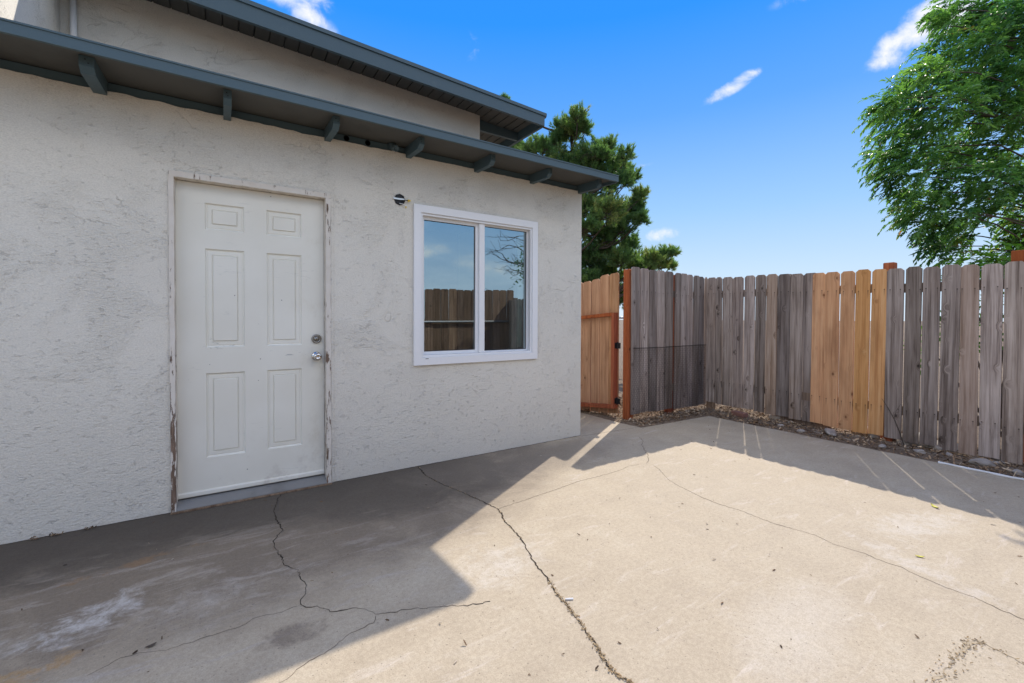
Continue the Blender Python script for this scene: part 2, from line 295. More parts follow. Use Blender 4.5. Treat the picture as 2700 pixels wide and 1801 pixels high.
M['white'] = flat('white_plastic', (.75, .75, .74), .4, var=.06)
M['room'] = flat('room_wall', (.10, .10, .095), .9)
M['blind'] = flat('pale_blind', (.46, .52, .46), .6, var=.1)
M['zinc'] = flat('zinc_strap', (.55, .55, .53), .35, .8)
M['yellow'] = flat('yellow_cap', (.75, .52, .03), .5)
M['wire'] = flat('rusty_wire', (.035, .03, .027), .7, .3)
M['galv'] = flat('galvanised_steel', (.45, .46, .47), .45, .8)
M['chips'] = islandmat('bark_chips', ((0, (.09, .055, .035)), (.35, (.22, .14, .085)), (.7, (.40, .27, .16)), (1, (.58, .46, .32))))
M['stone'] = painted('field_stone', (.36, .32, .28), .9, (.20, .16, .13), 9, .45, .7, .7, .01)
M['brickm'] = painted('red_brick', (.26, .13, .10), .9, (.14, .08, .06), 12, .45, .7, .7, .006)
M['debris'] = islandmat('dry_debris', ((0, (.05, .035, .025)), (.5, (.16, .10, .06)), (.8, (.30, .22, .14)), (1, (.55, .50, .42))))
M['bark'] = flat('bark', (.085, .065, .05), .95, var=.4, scale=18)
M['pineleaf'] = leafmat('pine_needles', ((0, (.045, .10, .045)), (.45, (.11, .205, .085)), (.8, (.21, .30, .115)), (1, (.33, .30, .14))), .55, .5)
M['pepleaf'] = leafmat('drooping_leaves', ((0, (.035, .10, .045)), (.4, (.07, .18, .065)), (.75, (.16, .31, .09)), (.93, (.25, .36, .10)), (.97, (.28, .12, .04)), (1, (.36, .15, .055))), .55, .42, .4)
M['vineleaf'] = leafmat('bright_leaves', ((0, (.05, .13, .015)), (1, (.14, .30, .03))), .45, .5)
M['yleaf'] = flat('yellow_leaf', (.50, .46, .06), .6)

# ------------------------------------------------------------------ builders
def obj(name, bm_or_me, m, parent=None, smooth=False, loc=None, kind=None):
    if isinstance(bm_or_me, bmesh.types.BMesh):
        me = bpy.data.meshes.new(name); bmesh.ops.recalc_face_normals(bm_or_me, faces=bm_or_me.faces[:]); bm_or_me.to_mesh(me); bm_or_me.free()
    else: me = bm_or_me
    if m and not me.materials: me.materials.append(M[m] if isinstance(m, str) else m)
    if smooth:
        for p in me.polygons: p.use_smooth = True
    o = bpy.data.objects.new(name, me); C.objects.link(o); o.parent = parent
    if loc: o.location = loc
    if kind: o['kind'] = kind
    return o
def empty(name, label, cat, loc=(0, 0, 0), rz=0, group=None):
    o = bpy.data.objects.new(name, None); C.objects.link(o); o.location = loc; o.rotation_euler.z = rz
    o.empty_display_size = .1; o['label'] = label; o['category'] = cat
    if group: o['group'] = group
    return o
def tag(o, label, cat, group=None):
    o['label'] = label; o['category'] = cat
    if group: o['group'] = group
    return o
def bx(bm, x0, x1, y0, y1, z0, z1, bev=0.0):
    r = bmesh.ops.create_cube(bm, size=1)
    for v in r['verts']: v.co = Vector(((x0+x1)/2+v.co.x*(x1-x0), (y0+y1)/2+v.co.y*(y1-y0), (z0+z1)/2+v.co.z*(z1-z0)))
    if bev:
        es = list({e for v in r['verts'] for e in v.link_edges}); bmesh.ops.bevel(bm, geom=es, offset=bev, segments=1, affect='EDGES')
    return r['verts']
def box(*a, bev=0.0): bm = bmesh.new(); bx(bm, *a, bev=bev); return bm
def prism(bm, pts, axis, a, b):
    """extrude a 2-D outline along axis (0,1,2) from a to b; outline gives the other two coordinates in order"""
    def mk(p, t):
        l = list(p); l.insert(axis, t); return bm.verts.new(l)
    A = [mk(p, a) for p in pts]; B = [mk(p, b) for p in pts]; n = len(pts)
    bm.faces.new(A); bm.faces.new(B[::-1])
    for i in range(n): bm.faces.new((A[i], A[(i+1) % n], B[(i+1) % n], B[i]))
def prismo(pts, axis, a, b): bm = bmesh.new(); prism(bm, pts, axis, a, b); return bm
def tube(bm, pts, rad, seg=6, cap=True):
    pts = [Vector(p) for p in pts]; rings = []
    for i, p in enumerate(pts):
        d = (pts[min(i+1, len(pts)-1)]-pts[max(i-1, 0)]).normalized()
        a = d.orthogonal().normalized(); 
        if i and rings: 
            a = (pa - d*pa.dot(d)).normalized()
        pa = a; b2 = d.cross(a); r = rad[i] if isinstance(rad, (list, tuple)) else rad
        rings.append([bm.verts.new(p+(a*math.cos(k*2*math.pi/seg)+b2*math.sin(k*2*math.pi/seg))*r) for k in range(seg)])
    for i in range(len(rings)-1):
        for k in range(seg): bm.faces.new((rings[i][k], rings[i][(k+1) % seg], rings[i+1][(k+1) % seg], rings[i+1][k]))
    if cap: bm.faces.new(rings[0][::-1]); bm.faces.new(rings[-1])
def lathe(prof, ctr, axis=(0, -1, 0), seg=24):
    bm = bmesh.new(); ax = Vector(axis); a = ax.orthogonal().normalized(); b = ax.cross(a); rings = []
    for r, h in prof:
        rings.append([bm.verts.new(Vector(ctr)+ax*h+(a*math.cos(2*math.pi*k/seg)+b*math.sin(2*math.pi*k/seg))*max(r, 1e-4)) for k in range(seg)])
    for i in range(len(rings)-1):
        for k in range(seg): bm.faces.new((rings[i][k], rings[i][(k+1) % seg], rings[i+1][(k+1) % seg], rings[i+1][k]))
    bm.faces.new(rings[0][::-1]); bm.faces.new(rings[-1]); return bm
def frame_rect(bm, x0, x1, z0, z1, w, y0, y1):
    """picture frame of four mitred members in the xz plane"""
    o = [(x0, z0), (x1, z0), (x1, z1), (x0, z1)]; i = [(x0+w, z0+w), (x1-w, z0+w), (x1-w, z1-w), (x0+w, z1-w)]
    def ring(y, q): return [bm.verts.new((p[0], y, p[1])) for p in q]
    of, nf, ob, nb = ring(y0, o), ring(y0, i), ring(y1, o), ring(y1, i)
    for k in range(4):
        j = (k+1) % 4
        bm.faces.new((of[k], of[j], nf[j], nf[k])); bm.faces.new((ob[k], nb[k], nb[j], ob[j]))
        bm.faces.new((of[k], ob[k], ob[j], of[j])); bm.faces.new((nf[k], nf[j], nb[j], nb[k]))
def pyobj(name, V, F, m, parent=None, kind=None, tint=None):
    me = bpy.data.meshes.new(name); me.from_pydata(V, [], F); me.update()
    if tint is not None:
        at = me.attributes.new('tint', 'FLOAT', 'FACE'); at.data.foreach_set('value', tint)
    return obj(name, me, m, parent, kind=kind)

# ------------------------------------------------------------------ ground
bm = bmesh.new(); n = 24; S = 600
for s in (None,):
    vs_ = [bm.verts.new((S*math.cos(2*math.pi*k/n), S*math.sin(2*math.pi*k/n), -.09)) for k in range(n)]; bm.faces.new(vs_)
ground = obj('ground', bm, 'soil'); ground['kind'] = 'structure'
# slab outline: patio, then the path that runs on along the side of the house
def jit(a, b, n, j):
    return [tuple(Vector(a).lerp(Vector(b), i/n)+Vector((random.uniform(-j, j), random.uniform(-j, j)))*(0 < i < n)) for i in range(n)]
out = [(-5.5, .04), (-5.5, -7.0), (5.14, -7.0)] + jit((5.14, -7), (5.145, -.18), 40, .006)[1:] + jit((5.145, -.18), (3.96, -.13), 10, .006) + jit((3.96, -.13), (3.905, .16), 3, .004) + jit((3.905, .16), (3.93, 5), 16, .006) + [(3.93, 5), (3.1, 5), (3.1, .04)]
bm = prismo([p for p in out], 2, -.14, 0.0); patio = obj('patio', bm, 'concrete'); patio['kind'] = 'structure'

CR = {
'A': [(1.335, -0.035), (1.313, -0.266), (1.338, -0.452), (1.38, -0.612), (1.415, -0.77), (1.451, -0.937), (1.47, -1.072), (1.454, -1.15), (1.421, -1.212), (1.405, -1.319), (1.384, -1.454), (1.352, -1.554), (1.319, -1.641), (1.291, -1.742), (1.271, -1.855), (1.235, -1.962), (1.23, -2.005), (1.217, -2.075), (1.205, -2.134), (1.182, -2.212), (1.169, -2.267), (1.15, -2.325), (1.132, -2.374), (1.127, -2.418), (1.14, -2.463), (1.143, -2.508), (1.16, -2.7), (1.12, -3.1)],
'B': [(1.473, -1.068), (1.681, -1.05), (1.933, -1.026), (2.224, -0.985), (2.445, -0.99), (2.669, -0.987), (2.816, -0.951), (2.928, -0.969)],
'C': [(0.331, -.03), (0.302, -0.124), (0.264, -0.315), (0.256, -0.455), (0.281, -0.636), (0.216, -0.752), (0.228, -0.86), (0.242, -0.986), (0.246, -1.051), (0.294, -1.135), (0.3, -1.231), (0.31, -1.291), (0.297, -1.34), (0.266, -1.421), (0.287, -1.452), (0.338, -1.49), (0.368, -1.543), (0.405, -1.561), (0.447, -1.57), (0.498, -1.606), (0.515, -1.655), (0.588, -1.689), (0.619, -1.688), (0.666, -1.712), (0.776, -1.762), (0.869, -1.819), (0.961, -1.845)],
'D': [(0.254, -1.423), (0.201, -1.434), (0.159, -1.423), (0.107, -1.411), (0.046, -1.443), (-0.026, -1.439), (-0.117, -1.44), (-0.183, -1.437), (-0.269, -1.406), (-0.318, -1.399), (-0.399, -1.439)],
'E': [(0.518, -1.67), (0.501, -1.704), (0.455, -1.712), (0.405, -1.72), (0.344, -1.751), (0.299, -1.773), (0.249, -1.782), (0.205, -1.799), (0.175, -1.824), (0.148, -1.828), (0.116, -1.849), (-.1, -1.95)],
'F': [(3.009, -1.052), (2.957, -1.158), (2.897, -1.251), (2.834, -1.334), (2.80, -1.428), (2.785, -1.5), (2.763, -1.597), (2.739, -1.764), (2.769, -1.932), (2.763, -2.137), (2.812, -2.341), (2.783, -2.458), (2.811, -2.571), (2.794, -2.622), (2.808, -2.72), (2.782, -2.795), (2.767, -2.863), (2.776, -2.98), (2.753, -3.06), (2.74, -3.133), (2.725, -3.192), (2.7, -3.6)],
'G': [(3.601, -0.387), (3.517, -0.511), (3.413, -0.579), (3.326, -0.683), (3.228, -0.798), (3.092, -0.929), (2.991, -0.991)],
'H': [(2.414, -3.067), (2.36, -3.043), (2.296, -3.046), (2.207, -3.04), (2.095, -3.036), (2.008, -3.032), (1.908, -3.029)],
'I': [(2.401, -3.05), (2.412, -3.077), (2.404, -3.116), (2.388, -3.167), (2.38, -3.211)],
}
def crack(path, w0, w1, m, jag=.006, z=.0015, wfun=None):
    pts = []
    for a, b in zip(path, path[1:]):
        a, b = Vector(a), Vector(b); k = max(2, int((b-a).length/.016))
        for i in range(k): pts.append(a.lerp(b, i/k)+Vector((random.uniform(-jag, jag), random.uniform(-jag, jag))))
    pts.append(Vector(path[-1])); bm = bmesh.new(); prev = None; n = len(pts)
    for i, p in enumerate(pts):
        d = (pts[min(i+1, n-1)]-pts[max(i-1, 0)]).normalized(); q = Vector((-d.y, d.x)); t = i/(n-1)
        ww = (w0+(w1-w0)*t)*random.uniform(.5, 1.3)*.5*max(.12, .75+1.1*noise.noise((p.x*9, p.y*9, w0*900)))
        cur = (bm.verts.new((p.x+q.x*ww, p.y+q.y*ww, z)), bm.verts.new((p.x, p.y, z-.0008)), bm.verts.new((p.x-q.x*ww, p.y-q.y*ww, z)))
        if prev: bm.faces.new((prev[0], cur[0], cur[1], prev[1])); bm.faces.new((prev[1], cur[1], cur[2], prev[2]))
        prev = cur
    return obj('crack', bm, m, patio)
crack(CR['A'], .011, .007, 'crack', .005)
crack(CR['B'], .0034, .0018, 'crackthin', .004); crack(CR['C'], .008, .0035, 'crack', .006)
crack(CR['D'], .0030, .0012, 'crackthin', .004); crack(CR['E'], .0032, .0026, 'crackthin', .004)
crack(CR['F'], .0022, .0034, 'crackthin', .005); crack(CR['G'], .004, .0035, 'crackthin', .008)
crack(CR['H'], .035, .028, 'crackpale', .008, .0012); crack(CR['I'], .006, .004, 'crackpale', .006)
crack([(3.12, -.035), (3.45, -.06), (3.95, -.10)], .007, .005, 'crack', .003)
crack([(-5, -.008), (-.28, -.008)], .006, .006, 'crack', .004); crack([(.67, -.010), (1.8, -.012), (3.14, -.008)], .008, .010, 'crack', .004)
# loose litter in the wide cracks and specks blown over the slab
V, F = [], []
def chip(p, sx, sy, tilt=.5, lift=.0):
    a = random.uniform(0, 6.283); rx, ry = random.gauss(0, tilt), random.gauss(0, tilt)
    m3 = Matrix.Rotation(a, 3, 'Z') @ Matrix.Rotation(rx, 3, 'X') @ Matrix.Rotation(ry, 3, 'Y')
    n0 = len(V); z = lift+abs(math.sin(rx))*sy+abs(math.sin(ry))*sx+.0015
    q = [(-1, -.6, 0), (-.2, -1, .15), (1, -.3, 0), (.7, .8, .1), (-.5, .9, -.05)]
    for u, v_, t in q:
        c = m3 @ Vector((u*sx, v_*sy, t*sx*.5)); V.append((p[0]+c.x, p[1]+c.y, p[2]+z+c.z))
    top = len(V)
    for u, v_, t in q:
        c = m3 @ Vector((u*sx*.9, v_*sy*.9, t*sx*.5-min(sx, sy)*.35)); V.append((p[0]+c.x, p[1]+c.y, p[2]+z+c.z))
    F.append(tuple(range(n0, n0+5))); F.append(tuple(range(top+4, top-1, -1)))
    for k in range(5): F.append((n0+k, top+k, top+(k+1) % 5, n0+(k+1) % 5))
for path, n, spread in ((CR['A'][14:], 420, .012), (CR['H'], 130, .034), (CR['I'], 30, .016), (CR['A'][:14], 60, .006)):
    for _ in range(n):
        i = random.randrange(len(path)-1); p = Vector(path[i]).lerp(Vector(path[i+1]), random.random())
        chip((p.x+random.gauss(0, spread*.5), p.y+random.gauss(0, spread*.5), 0), random.uniform(.002, .007), random.uniform(.0012, .003), .35)
o = pyobj('crack_litter', V, F, 'crackfill', kind='stuff'); tag(o, 'dry brown needle litter caught in the patio cracks', 'litter')
V, F = [], []
for _ in range(240):
    x = random.uniform(-1.0, 4.9); y = random.uniform(-3.4, -.1); s = random.choice((.0025, .003, .004, .006))
    chip((x, y, 0), s*random.uniform(1, 2.2), s*.6, .3)
o = pyobj('patio_debris', V, F, 'debris', kind='stuff'); tag(o, 'tiny specks of dry debris scattered over the concrete', 'debris')
def little(name, label, cat, p, sx, sy, m, rz=0.0):
    bm = bmesh.new(); n = 10; a = []
    for k in range(n+1):
        t = k/n; wv = math.sin(math.pi*t)**.8; a.append((t*2-1, wv))
    top = [bm.verts.new((u*sx, v_*sy, .004+.25*sx*u*u)) for u, v_ in a]; bot = [bm.verts.new((u*sx, -v_*sy, .004+.25*sx*u*u)) for u, v_ in a[1:-1]]
    mid = [bm.verts.new((u*sx, 0, .0025+.2*sx*u*u)) for u, v_ in a[1:-1]]
    ends = (top[0], top[-1]); up_ = [ends[0]]+top[1:-1]+[ends[1]]; dn = [ends[0]]+bot+[ends[1]]; md = [ends[0]]+mid+[ends[1]]
    for L, Rr in ((up_, md), (md, dn)):
        for k in range(n):
            vs2 = []
            for v_ in (L[k], L[k+1], Rr[k+1], Rr[k]):
                if v_ not in vs2: vs2.append(v_)
            if len(vs2) > 2: bm.faces.new(vs2)
    o = obj(name, bm, m); o.location = p; o.rotation_euler.z = rz; return tag(o, label, cat)
little('fallen_leaf', 'yellow fallen leaf on the sunlit concrete by the fence shadow', 'leaf', (3.898, -2.593, 0), .035, .012, 'yleaf', .8)
little('fallen_leaf', 'small greenish fallen leaf in the middle of the sunlit concrete', 'leaf', (3.01, -2.741, 0), .022, .008, 'yleaf', 2.2)
little('fallen_leaf', 'dark dry leaf on the shaded concrete at lower left', 'leaf', (-.234, -1.385, 0), .018, .008, 'bark', .3)
bm = bmesh.new(); tube(bm, [(-.017, 0, .004), (.017, .003, .004)], .0042, 8); o = obj('cigarette_butt', bm, 'white'); o.location = (1.256, -2.024, 0); o.rotation_euler.z = -.6
tag(o, 'white cigarette butt lying beside the long crack', 'cigarette')

# ------------------------------------------------------------------ house
house = empty('house', 'grey stucco house with blue-grey eaves, a white door and a sliding window', 'house')
XL, XC = -4.2, 3.139
DX0, DX1, DZ = -.279, .667, 2.141
WX0, WX1, WZ0, WZ1 = 1.345, 2.515, .885, 2.115
def wtop(x): return 2.553+.006*noise.noise((x*3.1, 0, 0))+.009*noise.noise((x*11, 3, 0))+.004*noise.noise((x*40, 1, 0))
bm = bmesh.new()
xs = sorted(set([XL, DX0, DX1, WX0, WX1, XC] + [round(XL+.03*i, 3) for i in range(1, int((XC-XL)/.03)+1)]))
zs = [-.1, 0, .885, 2.115, 2.141, 2.4, None]
grid = {}
def gv(i, j):
    if (i, j) not in grid:
        x = xs[i]; z = wtop(x) if zs[j] is None else zs[j]
        grid[i, j] = bm.verts.new((x, .006*noise.noise((x*1.3, z*1.3, 5)), z))
    return grid[i, j]
for i in range(len(xs)-1):
    for j in range(len(zs)-1):
        xm = (xs[i]+xs[i+1])/2; z0 = zs[j]; z1 = zs[j+1] or 2.55
        if DX0 < xm < DX1 and z1 <= DZ+1e-6 and z0 > -.05: continue
        if WX0 < xm < WX1 and z0 >= WZ0-1e-6 and z1 <= WZ1+1e-6: continue
        bm.faces.new((gv(i, j), gv(i+1, j), gv(i+1, j+1), gv(i, j+1)))
ex = bmesh.ops.extrude_edge_only(bm, edges=[e for e in bm.edges if len(e.link_faces) == 1])
for v in [g for g in ex['geom'] if isinstance(g, bmesh.types.BMVert)]: v.co.y = .14
wall = obj('wall', bm, 'stucco', house)
obj('side_wall', box(XC-.14, XC, .142, 6.0, -.1, 2.60), 'stucco', house)
obj('side_wall', box(XL, XL+.14, .142, 6.0, -.1, 2.60), 'stucco', house)
obj('back_wall', box(XL, XC, 6.002, 6.14, -.1, 2.60), 'stucco', house)
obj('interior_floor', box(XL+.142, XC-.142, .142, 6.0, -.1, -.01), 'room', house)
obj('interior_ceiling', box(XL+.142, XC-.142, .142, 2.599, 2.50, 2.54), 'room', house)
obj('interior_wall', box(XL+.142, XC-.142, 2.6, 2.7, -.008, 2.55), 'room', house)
# frieze behind the rafter tails, thin shed roof, fascia
SL = .05
def soff(y): return 2.592+SL*(y+.393)
obj('frieze_board', box(XL, XC-.004, .012, .05, 2.40, 2.606), 'trim', house)
bm = prismo([(-.392, soff(-.392)), (1.7, soff(1.7)), (1.7, soff(1.7)+.022), (-.392, soff(-.392)+.022)], 0, XL, 3.236); obj('soffit_panel', bm, 'soffit', house)
bm = prismo([(-.400, soff(-.4)+.024), (1.7, soff(1.7)+.024), (1.7, soff(1.7)+.04), (-.400, soff(-.4)+.04)], 0, XL, 3.245); obj('roofing', bm, 'roofing', house)
# fascia: a long board that is not quite straight
bm = bmesh.new(); prev = None; N_ = 60
for i in range(N_+1):
    x = XL+(3.246-XL)*i/N_; dz = .004*noise.noise((x*.9, 7, 0))+.0015*noise.noise((x*5, 9, 0)); dy = .003*noise.noise((x*1.2, 2, 2))
    cur = [bm.verts.new((x, y+dy, z+dz)) for y, z in ((-.413, 2.569), (-.413, 2.622), (-.418, 2.623), (-.418, 2.632), (-.393, 2.633), (-.393, 2.569))]
    if prev:
        for k in range(6): bm.faces.new((prev[k], prev[(k+1) % 6], cur[(k+1) % 6], cur[k]))
    else: bm.faces.new(cur)
    prev = cur
bm.faces.new(prev[::-1]); obj('fascia_board', bm, 'trim', house)
obj('rake_board', prismo([(-.392, 2.562), (.35, 2.562+.037), (.35, 2.60+.037), (-.392, 2.592)], 0, 3.226, 3.244), 'trim', house)
for i, x in enumerate((-1.21, -.594, .027, .647, 1.261, 1.889, 2.493, 3.105)):
    wd = .030 if i == 1 else .021
    y0 = -.30+random.uniform(-.012, .012); b0 = soff(0)-.086
    pts = [(y0, soff(y0)-.002), (y0, soff(y0)-.055), (y0+.035, soff(y0)-.082), (.03, b0+.002), (.03, soff(.03)-.002)]
    rf = obj('rafter_tail', prismo(pts, 0, x-wd, x+wd), 'trim', house)
    for k in range(2):
        bm = bmesh.new(); r_ = bmesh.ops.create_circle(bm, cap_ends=True, segments=6, radius=.0035, matrix=Matrix.Translation((x+random.uniform(-.012, .012), y0-.0015, soff(y0)-.02-k*.018)) @ Matrix.Rotation(R(90), 4, 'X')); obj('nail_hole', bm, 'black', rf)
# vent holes and the stub of a vent pipe in the frieze
for x, z in ((.783, 2.582), (.941, 2.582)):
    obj('vent_hole', lathe([(.020, 0), (.021, .004), (.017, .005), (.016, .0), (.0, -.0)], (x, .011, z), seg=16), 'dark', house)
vp = obj('vent_pipe', lathe([(.030, -.04), (.030, .035), (.025, .04), (.025, .085), (.021, .087), (.019, .080), (.001, .079)], (1.129, .0, 2.598), axis=Vector((.1, -.85, -.5)).normalized(), seg=20), 'trim', house, True)
# ---- upper storey
UY, UX = 1.6, 2.808
def us(x): return 3.868-.0487*(x-UX)       # soffit height
obj('upper_wall', prismo([(XL, 2.62), (UX, 2.62), (UX, us(UX)+.01), (XL, us(XL)+.01)], 1, UY, UY+.14), 'stucco', house)
obj('upper_side_wall', box(UX-.14, UX, UY+.142, 6.0, 2.62, us(UX)+.005), 'stucco', house)
for k in range(-36, 30):
    x1 = .136+.1293*(k+1); x0 = .136+.1293*k
    if x1 > 3.47: x1 = 3.47
    if x0 >= 3.44 or x1 < XL: continue
    bm = bmesh.new(); g = random.choice((.007, .009, .013))
    for y0, y1 in ((1.172, 6.0),):
        prism(bm, [(x0+g*.5, us(x0)), (x0+g+.002, us(x0)-.0), (x1-g-.002, us(x1)), (x1-g*.5, us(x1)+.004), (x1-g*.5, us(x1)+.02), (x0+g*.5, us(x0)+.02)], 1, y0, y1)
    obj('soffit_plank', bm, 'soffit', house)
obj('upper_roofing', prismo([(XL, us(XL)+.022), (3.55, us(3.55)+.022), (3.55, us(3.55)+.05), (XL, us(XL)+.05)], 1, 1.15, 6.2), 'roofing', house)
def ub(x): return 3.824-.040*(x-1.242)
def ut(x): return 3.862-.046*(x-3.538)
obj('rake_fascia', prismo([(XL, ub(XL)), (3.51, ub(3.51)), (3.51, ut(3.51)), (XL, ut(XL))], 1, 1.132, 1.17), 'trim', house)
obj('drip_edge', prismo([(XL, ut(XL)-.004), (3.535, ut(3.535)-.004), (3.535, ut(3.535)+.034), (XL, ut(XL)+.034)], 1, 1.118, 1.1315), 'trim', house)
obj('eave_fascia', box(3.472, 3.509, 1.1715, 6.0, 3.722, 3.868), 'trim', house)
for y in (1.70, 2.62, 3.5):
    obj('outlooker', prismo([(2.70, us(2.7)-.14), (3.47, us(3.47)-.14+.03), (3.47, us(3.47)-.002), (2.70, us(2.70)-.002)], 1, y, y+.045), 'trim', house)
obj('chimney', box(-1.95, -1.106, .15, UY-.002, 2.60, 5.2), 'stucco', house)
bm = bmesh.new(); tube(bm, [(-1.02, 1.565, 2.66), (-1.02, 1.565, 3.93)], .022, 12); obj('conduit', bm, 'vinyl', house, True)
# ---- door
Y0 = .06; SX0, SX1, SZ0, SZ1 = -.254, .629, .078, 2.104
pan = [(-.098, .122, 1.808, 1.982), (.258, .478, 1.808, 1.982), (-.100, .121, 1.030, 1.682), (.256, .477, 1.030, 1.682), (-.104, .119, .297, .858), (.252, .476, .297, .858)]
bm = bmesh.new(); px = sorted({SX0, -.1, .121, .255, .477, SX1}); pz = [SZ0, .297, .858, 1.030, 1.682, 1.808, 1.982, SZ1]
holes = {(1, 1), (1, 3), (1, 5), (3, 1), (3, 3), (3, 5)}; gd = {}
def dv(i, j):
    if (i, j) not in gd: gd[i, j] = bm.verts.new((px[i], Y0, pz[j]))
    return gd[i, j]
for i in range(5):
    for j in range(7):
        if (i, j) not in holes: bm.faces.new((dv(i, j), dv(i+1, j), dv(i+1, j+1), dv(i, j+1)))
bd = [e for e in bm.edges if len(e.link_faces) == 1]; ex = bmesh.ops.extrude_edge_only(bm, edges=bd)
for v in [g for g in ex['geom'] if isinstance(g, bmesh.types.BMVert)]: v.co.y = Y0+.042
door = obj('door', bm, 'door', house)
for i, j in sorted(holes):
    x0, x1, z0, z1 = px[i], px[i+1], pz[j], pz[j+1]; bm = bmesh.new()
    rings = [(0, 0), (.004, .009), (.011, .012), (.016, .009), (.036, .0085), (.040, .012), (.0445, .0030)]; RR = []
    for ins, dp in rings: RR.append([bm.verts.new(p) for p in ((x0+ins, Y0+dp, z0+ins), (x1-ins, Y0+dp, z0+ins), (x1-ins, Y0+dp, z1-ins), (x0+ins, Y0+dp, z1-ins))])
    for a, b in zip(RR, RR[1:]):
        for k in range(4): bm.faces.new((a[k], a[(k+1) % 4], b[(k+1) % 4], b[k]))
    bm.faces.new(RR[-1]); obj('panel', bm, 'door', door)
obj('door_sweep', prismo([(Y0-.006, .088), (Y0+.03, .088), (Y0+.03, .058), (Y0-.004, .054), (Y0-.010, .060), (Y0-.010, .080)], 0, SX0+.001, SX1-.001), 'door', door)
obj('door_knob', lathe([(.033, 0), (.033, .006), (.029, .010), (.014, .014), (.012, .030), (.018, .036), (.0265, .044), (.029, .055), (.027, .066), (.018, .072), (.0125, .0725), (.011, .070), (.004, .0695)], (.575, Y0, .943), seg=28), 'chrome', door, True)
obj('deadbolt', lathe([(.034, 0), (.034, .008), (.031, .013), (.022, .014), (.0215, .011), (.0175, .011), (.017, .016), (.001, .0165)], (.576, Y0, 1.072), seg=28), 'pewter', door, True)
obj('key_slot', box(.5745, .5775, Y0-.0180, Y0-.016, 1.062, 1.078), 'black', door)
def rough_board(x0, x1, y0, y1, z0, z1, amp=.0025):
    bm = bmesh.new(); long = 2 if z1-z0 > x1-x0 else 0; n = 50; prev = None
    for i in range(n+1):
        t = i/n; q = lambda s: amp*noise.noise((t*26, s*9.1, x0*13))
        if long == 2: z = z0+(z1-z0)*t; cur = [(x0+q(1), y0+q(2), z), (x1+q(3), y0+q(4), z), (x1, y1, z), (x0, y1, z)]
        else: x = x0+(x1-x0)*t; cur = [(x, y0+q(1), z0+q(2)), (x, y0+q(3), z1+q(4)), (x, y1, z1), (x, y1, z0)]
        cur = [bm.verts.new(c) for c in cur]
        if prev:
            for k in range(4): bm.faces.new((prev[k], prev[(k+1) % 4], cur[(k+1) % 4], cur[k]))
        else: bm.faces.new(cur)
        prev = cur
    bm.faces.new(prev[::-1]); return bm
df = obj('door_frame', rough_board(-.283, -.2565, -.014, .135, .0, 2.107), 'peel', house)
obj('jamb', rough_board(.631, .664, -.014, .135, .0, 2.107), 'peel', df)
obj('head_jamb', rough_board(-.283, .666, -.014, .135, 2.1075, 2.143), 'peel', df)
obj('door_stop', box(-.2563, -.2535, .03, .058, .05, 2.105), 'peel', df)
obj('caulk_strip', box(.6665, .684, -.006, .02, .0, 2.145), 'stucco', df)
obj('threshold', prismo([(-.035, .001), (-.035, .014), (-.028, .018), (.03, .040), (.055, .046), (.13, .046), (.13, .001)], 0, -.2560, .6305), 'alum', house)
obj('sill_board', box(-.283, .664, -.052, -.036, .0015, .011), 'rail', house)
# ---- window
win = bmesh.new(); frame_rect(win, 1.303, 2.556, .838, 2.162, .062, -.024, .004); win = obj('window', win, 'vinyl', house)
bm = bmesh.new(); frame_rect(bm, 1.3655, 2.4945, .9005, 2.0995, .018, -.010, .10); obj('window_frame', bm, 'vinyl', win)
bm = bmesh.new(); frame_rect(bm, 1.384, 1.925, .9195, 2.081, .026, .030, .062); obj('sliding_sash', bm, 'vinyl', win)
obj('mullion', box(1.925, 1.982, .006, .09, .9190, 2.0810, bev=.003), 'vinyl', win)
bm = bmesh.new(); frame_rect(bm, 1.9825, 2.476, .9190, 2.081, .013, .034, .060); obj('fixed_sash', bm, 'vinyl', win)
for x0, x1, z0, z1 in ((1.4105, 1.8985, .946, 2.0545), (1.996, 2.4625, .9325, 2.0675)):
    bm = bmesh.new(); frame_rect(bm, x0-.002, x1+.002, z0-.002, z1+.002, .006, .044, .050); obj('gasket', bm, 'gasket', win)
    bm = bmesh.new(); a = [bm.verts.new(p) for p in ((x0, .047, z0), (x1, .047, z0), (x1, .047, z1), (x0, .047, z1))]; bm.faces.new(a); obj('pane', bm, 'glass', win)
obj('blind_stack', box(2.405, 2.455, .10, .13, .95, 2.03), 'blind', win)
obj('maker_mark', box(1.402, 1.428, -.0262, -.0244, .888, .893), 'black', win)
# ---- open junction box left where a wall lamp was
jb = obj('junction_box', lathe([(.046, -.01), (.046, .007), (.043, .008), (.043, .003), (.001, .003)], (1.188, -.004, 2.179), seg=8), 'black', house)
obj('mounting_strap', box(1.134, 1.226, -.016, -.0125, 2.176, 2.189), 'zinc', jb)
bm = bmesh.new(); tube(bm, [(1.19, .03, 2.17), (1.20, -.02, 2.172), (1.23, -.03, 2.176), (1.256, -.024, 2.175)], .0035, 6); obj('wire', bm, 'black', jb)
bm = bmesh.new(); tube(bm, [(1.18, .03, 2.16), (1.19, -.02, 2.145), (1.21, -.028, 2.142), (1.232, -.02, 2.138), (1.238, -.016, 2.125)], .003, 6); obj('wire', bm, 'white', jb)
obj('wire_cap', lathe([(.009, 0), (.008, .012), (.004, .024), (.001, .025)], (1.25, -.024, 2.176), axis=(1, 0, .1), seg=10), 'yellow', jb)
obj('wire_cap', lathe([(.005, 0), (.0045, .010), (.001, .014)], (1.237, -.016, 2.130), axis=(.1, 0, -1), seg=8), 'yellow', jb)

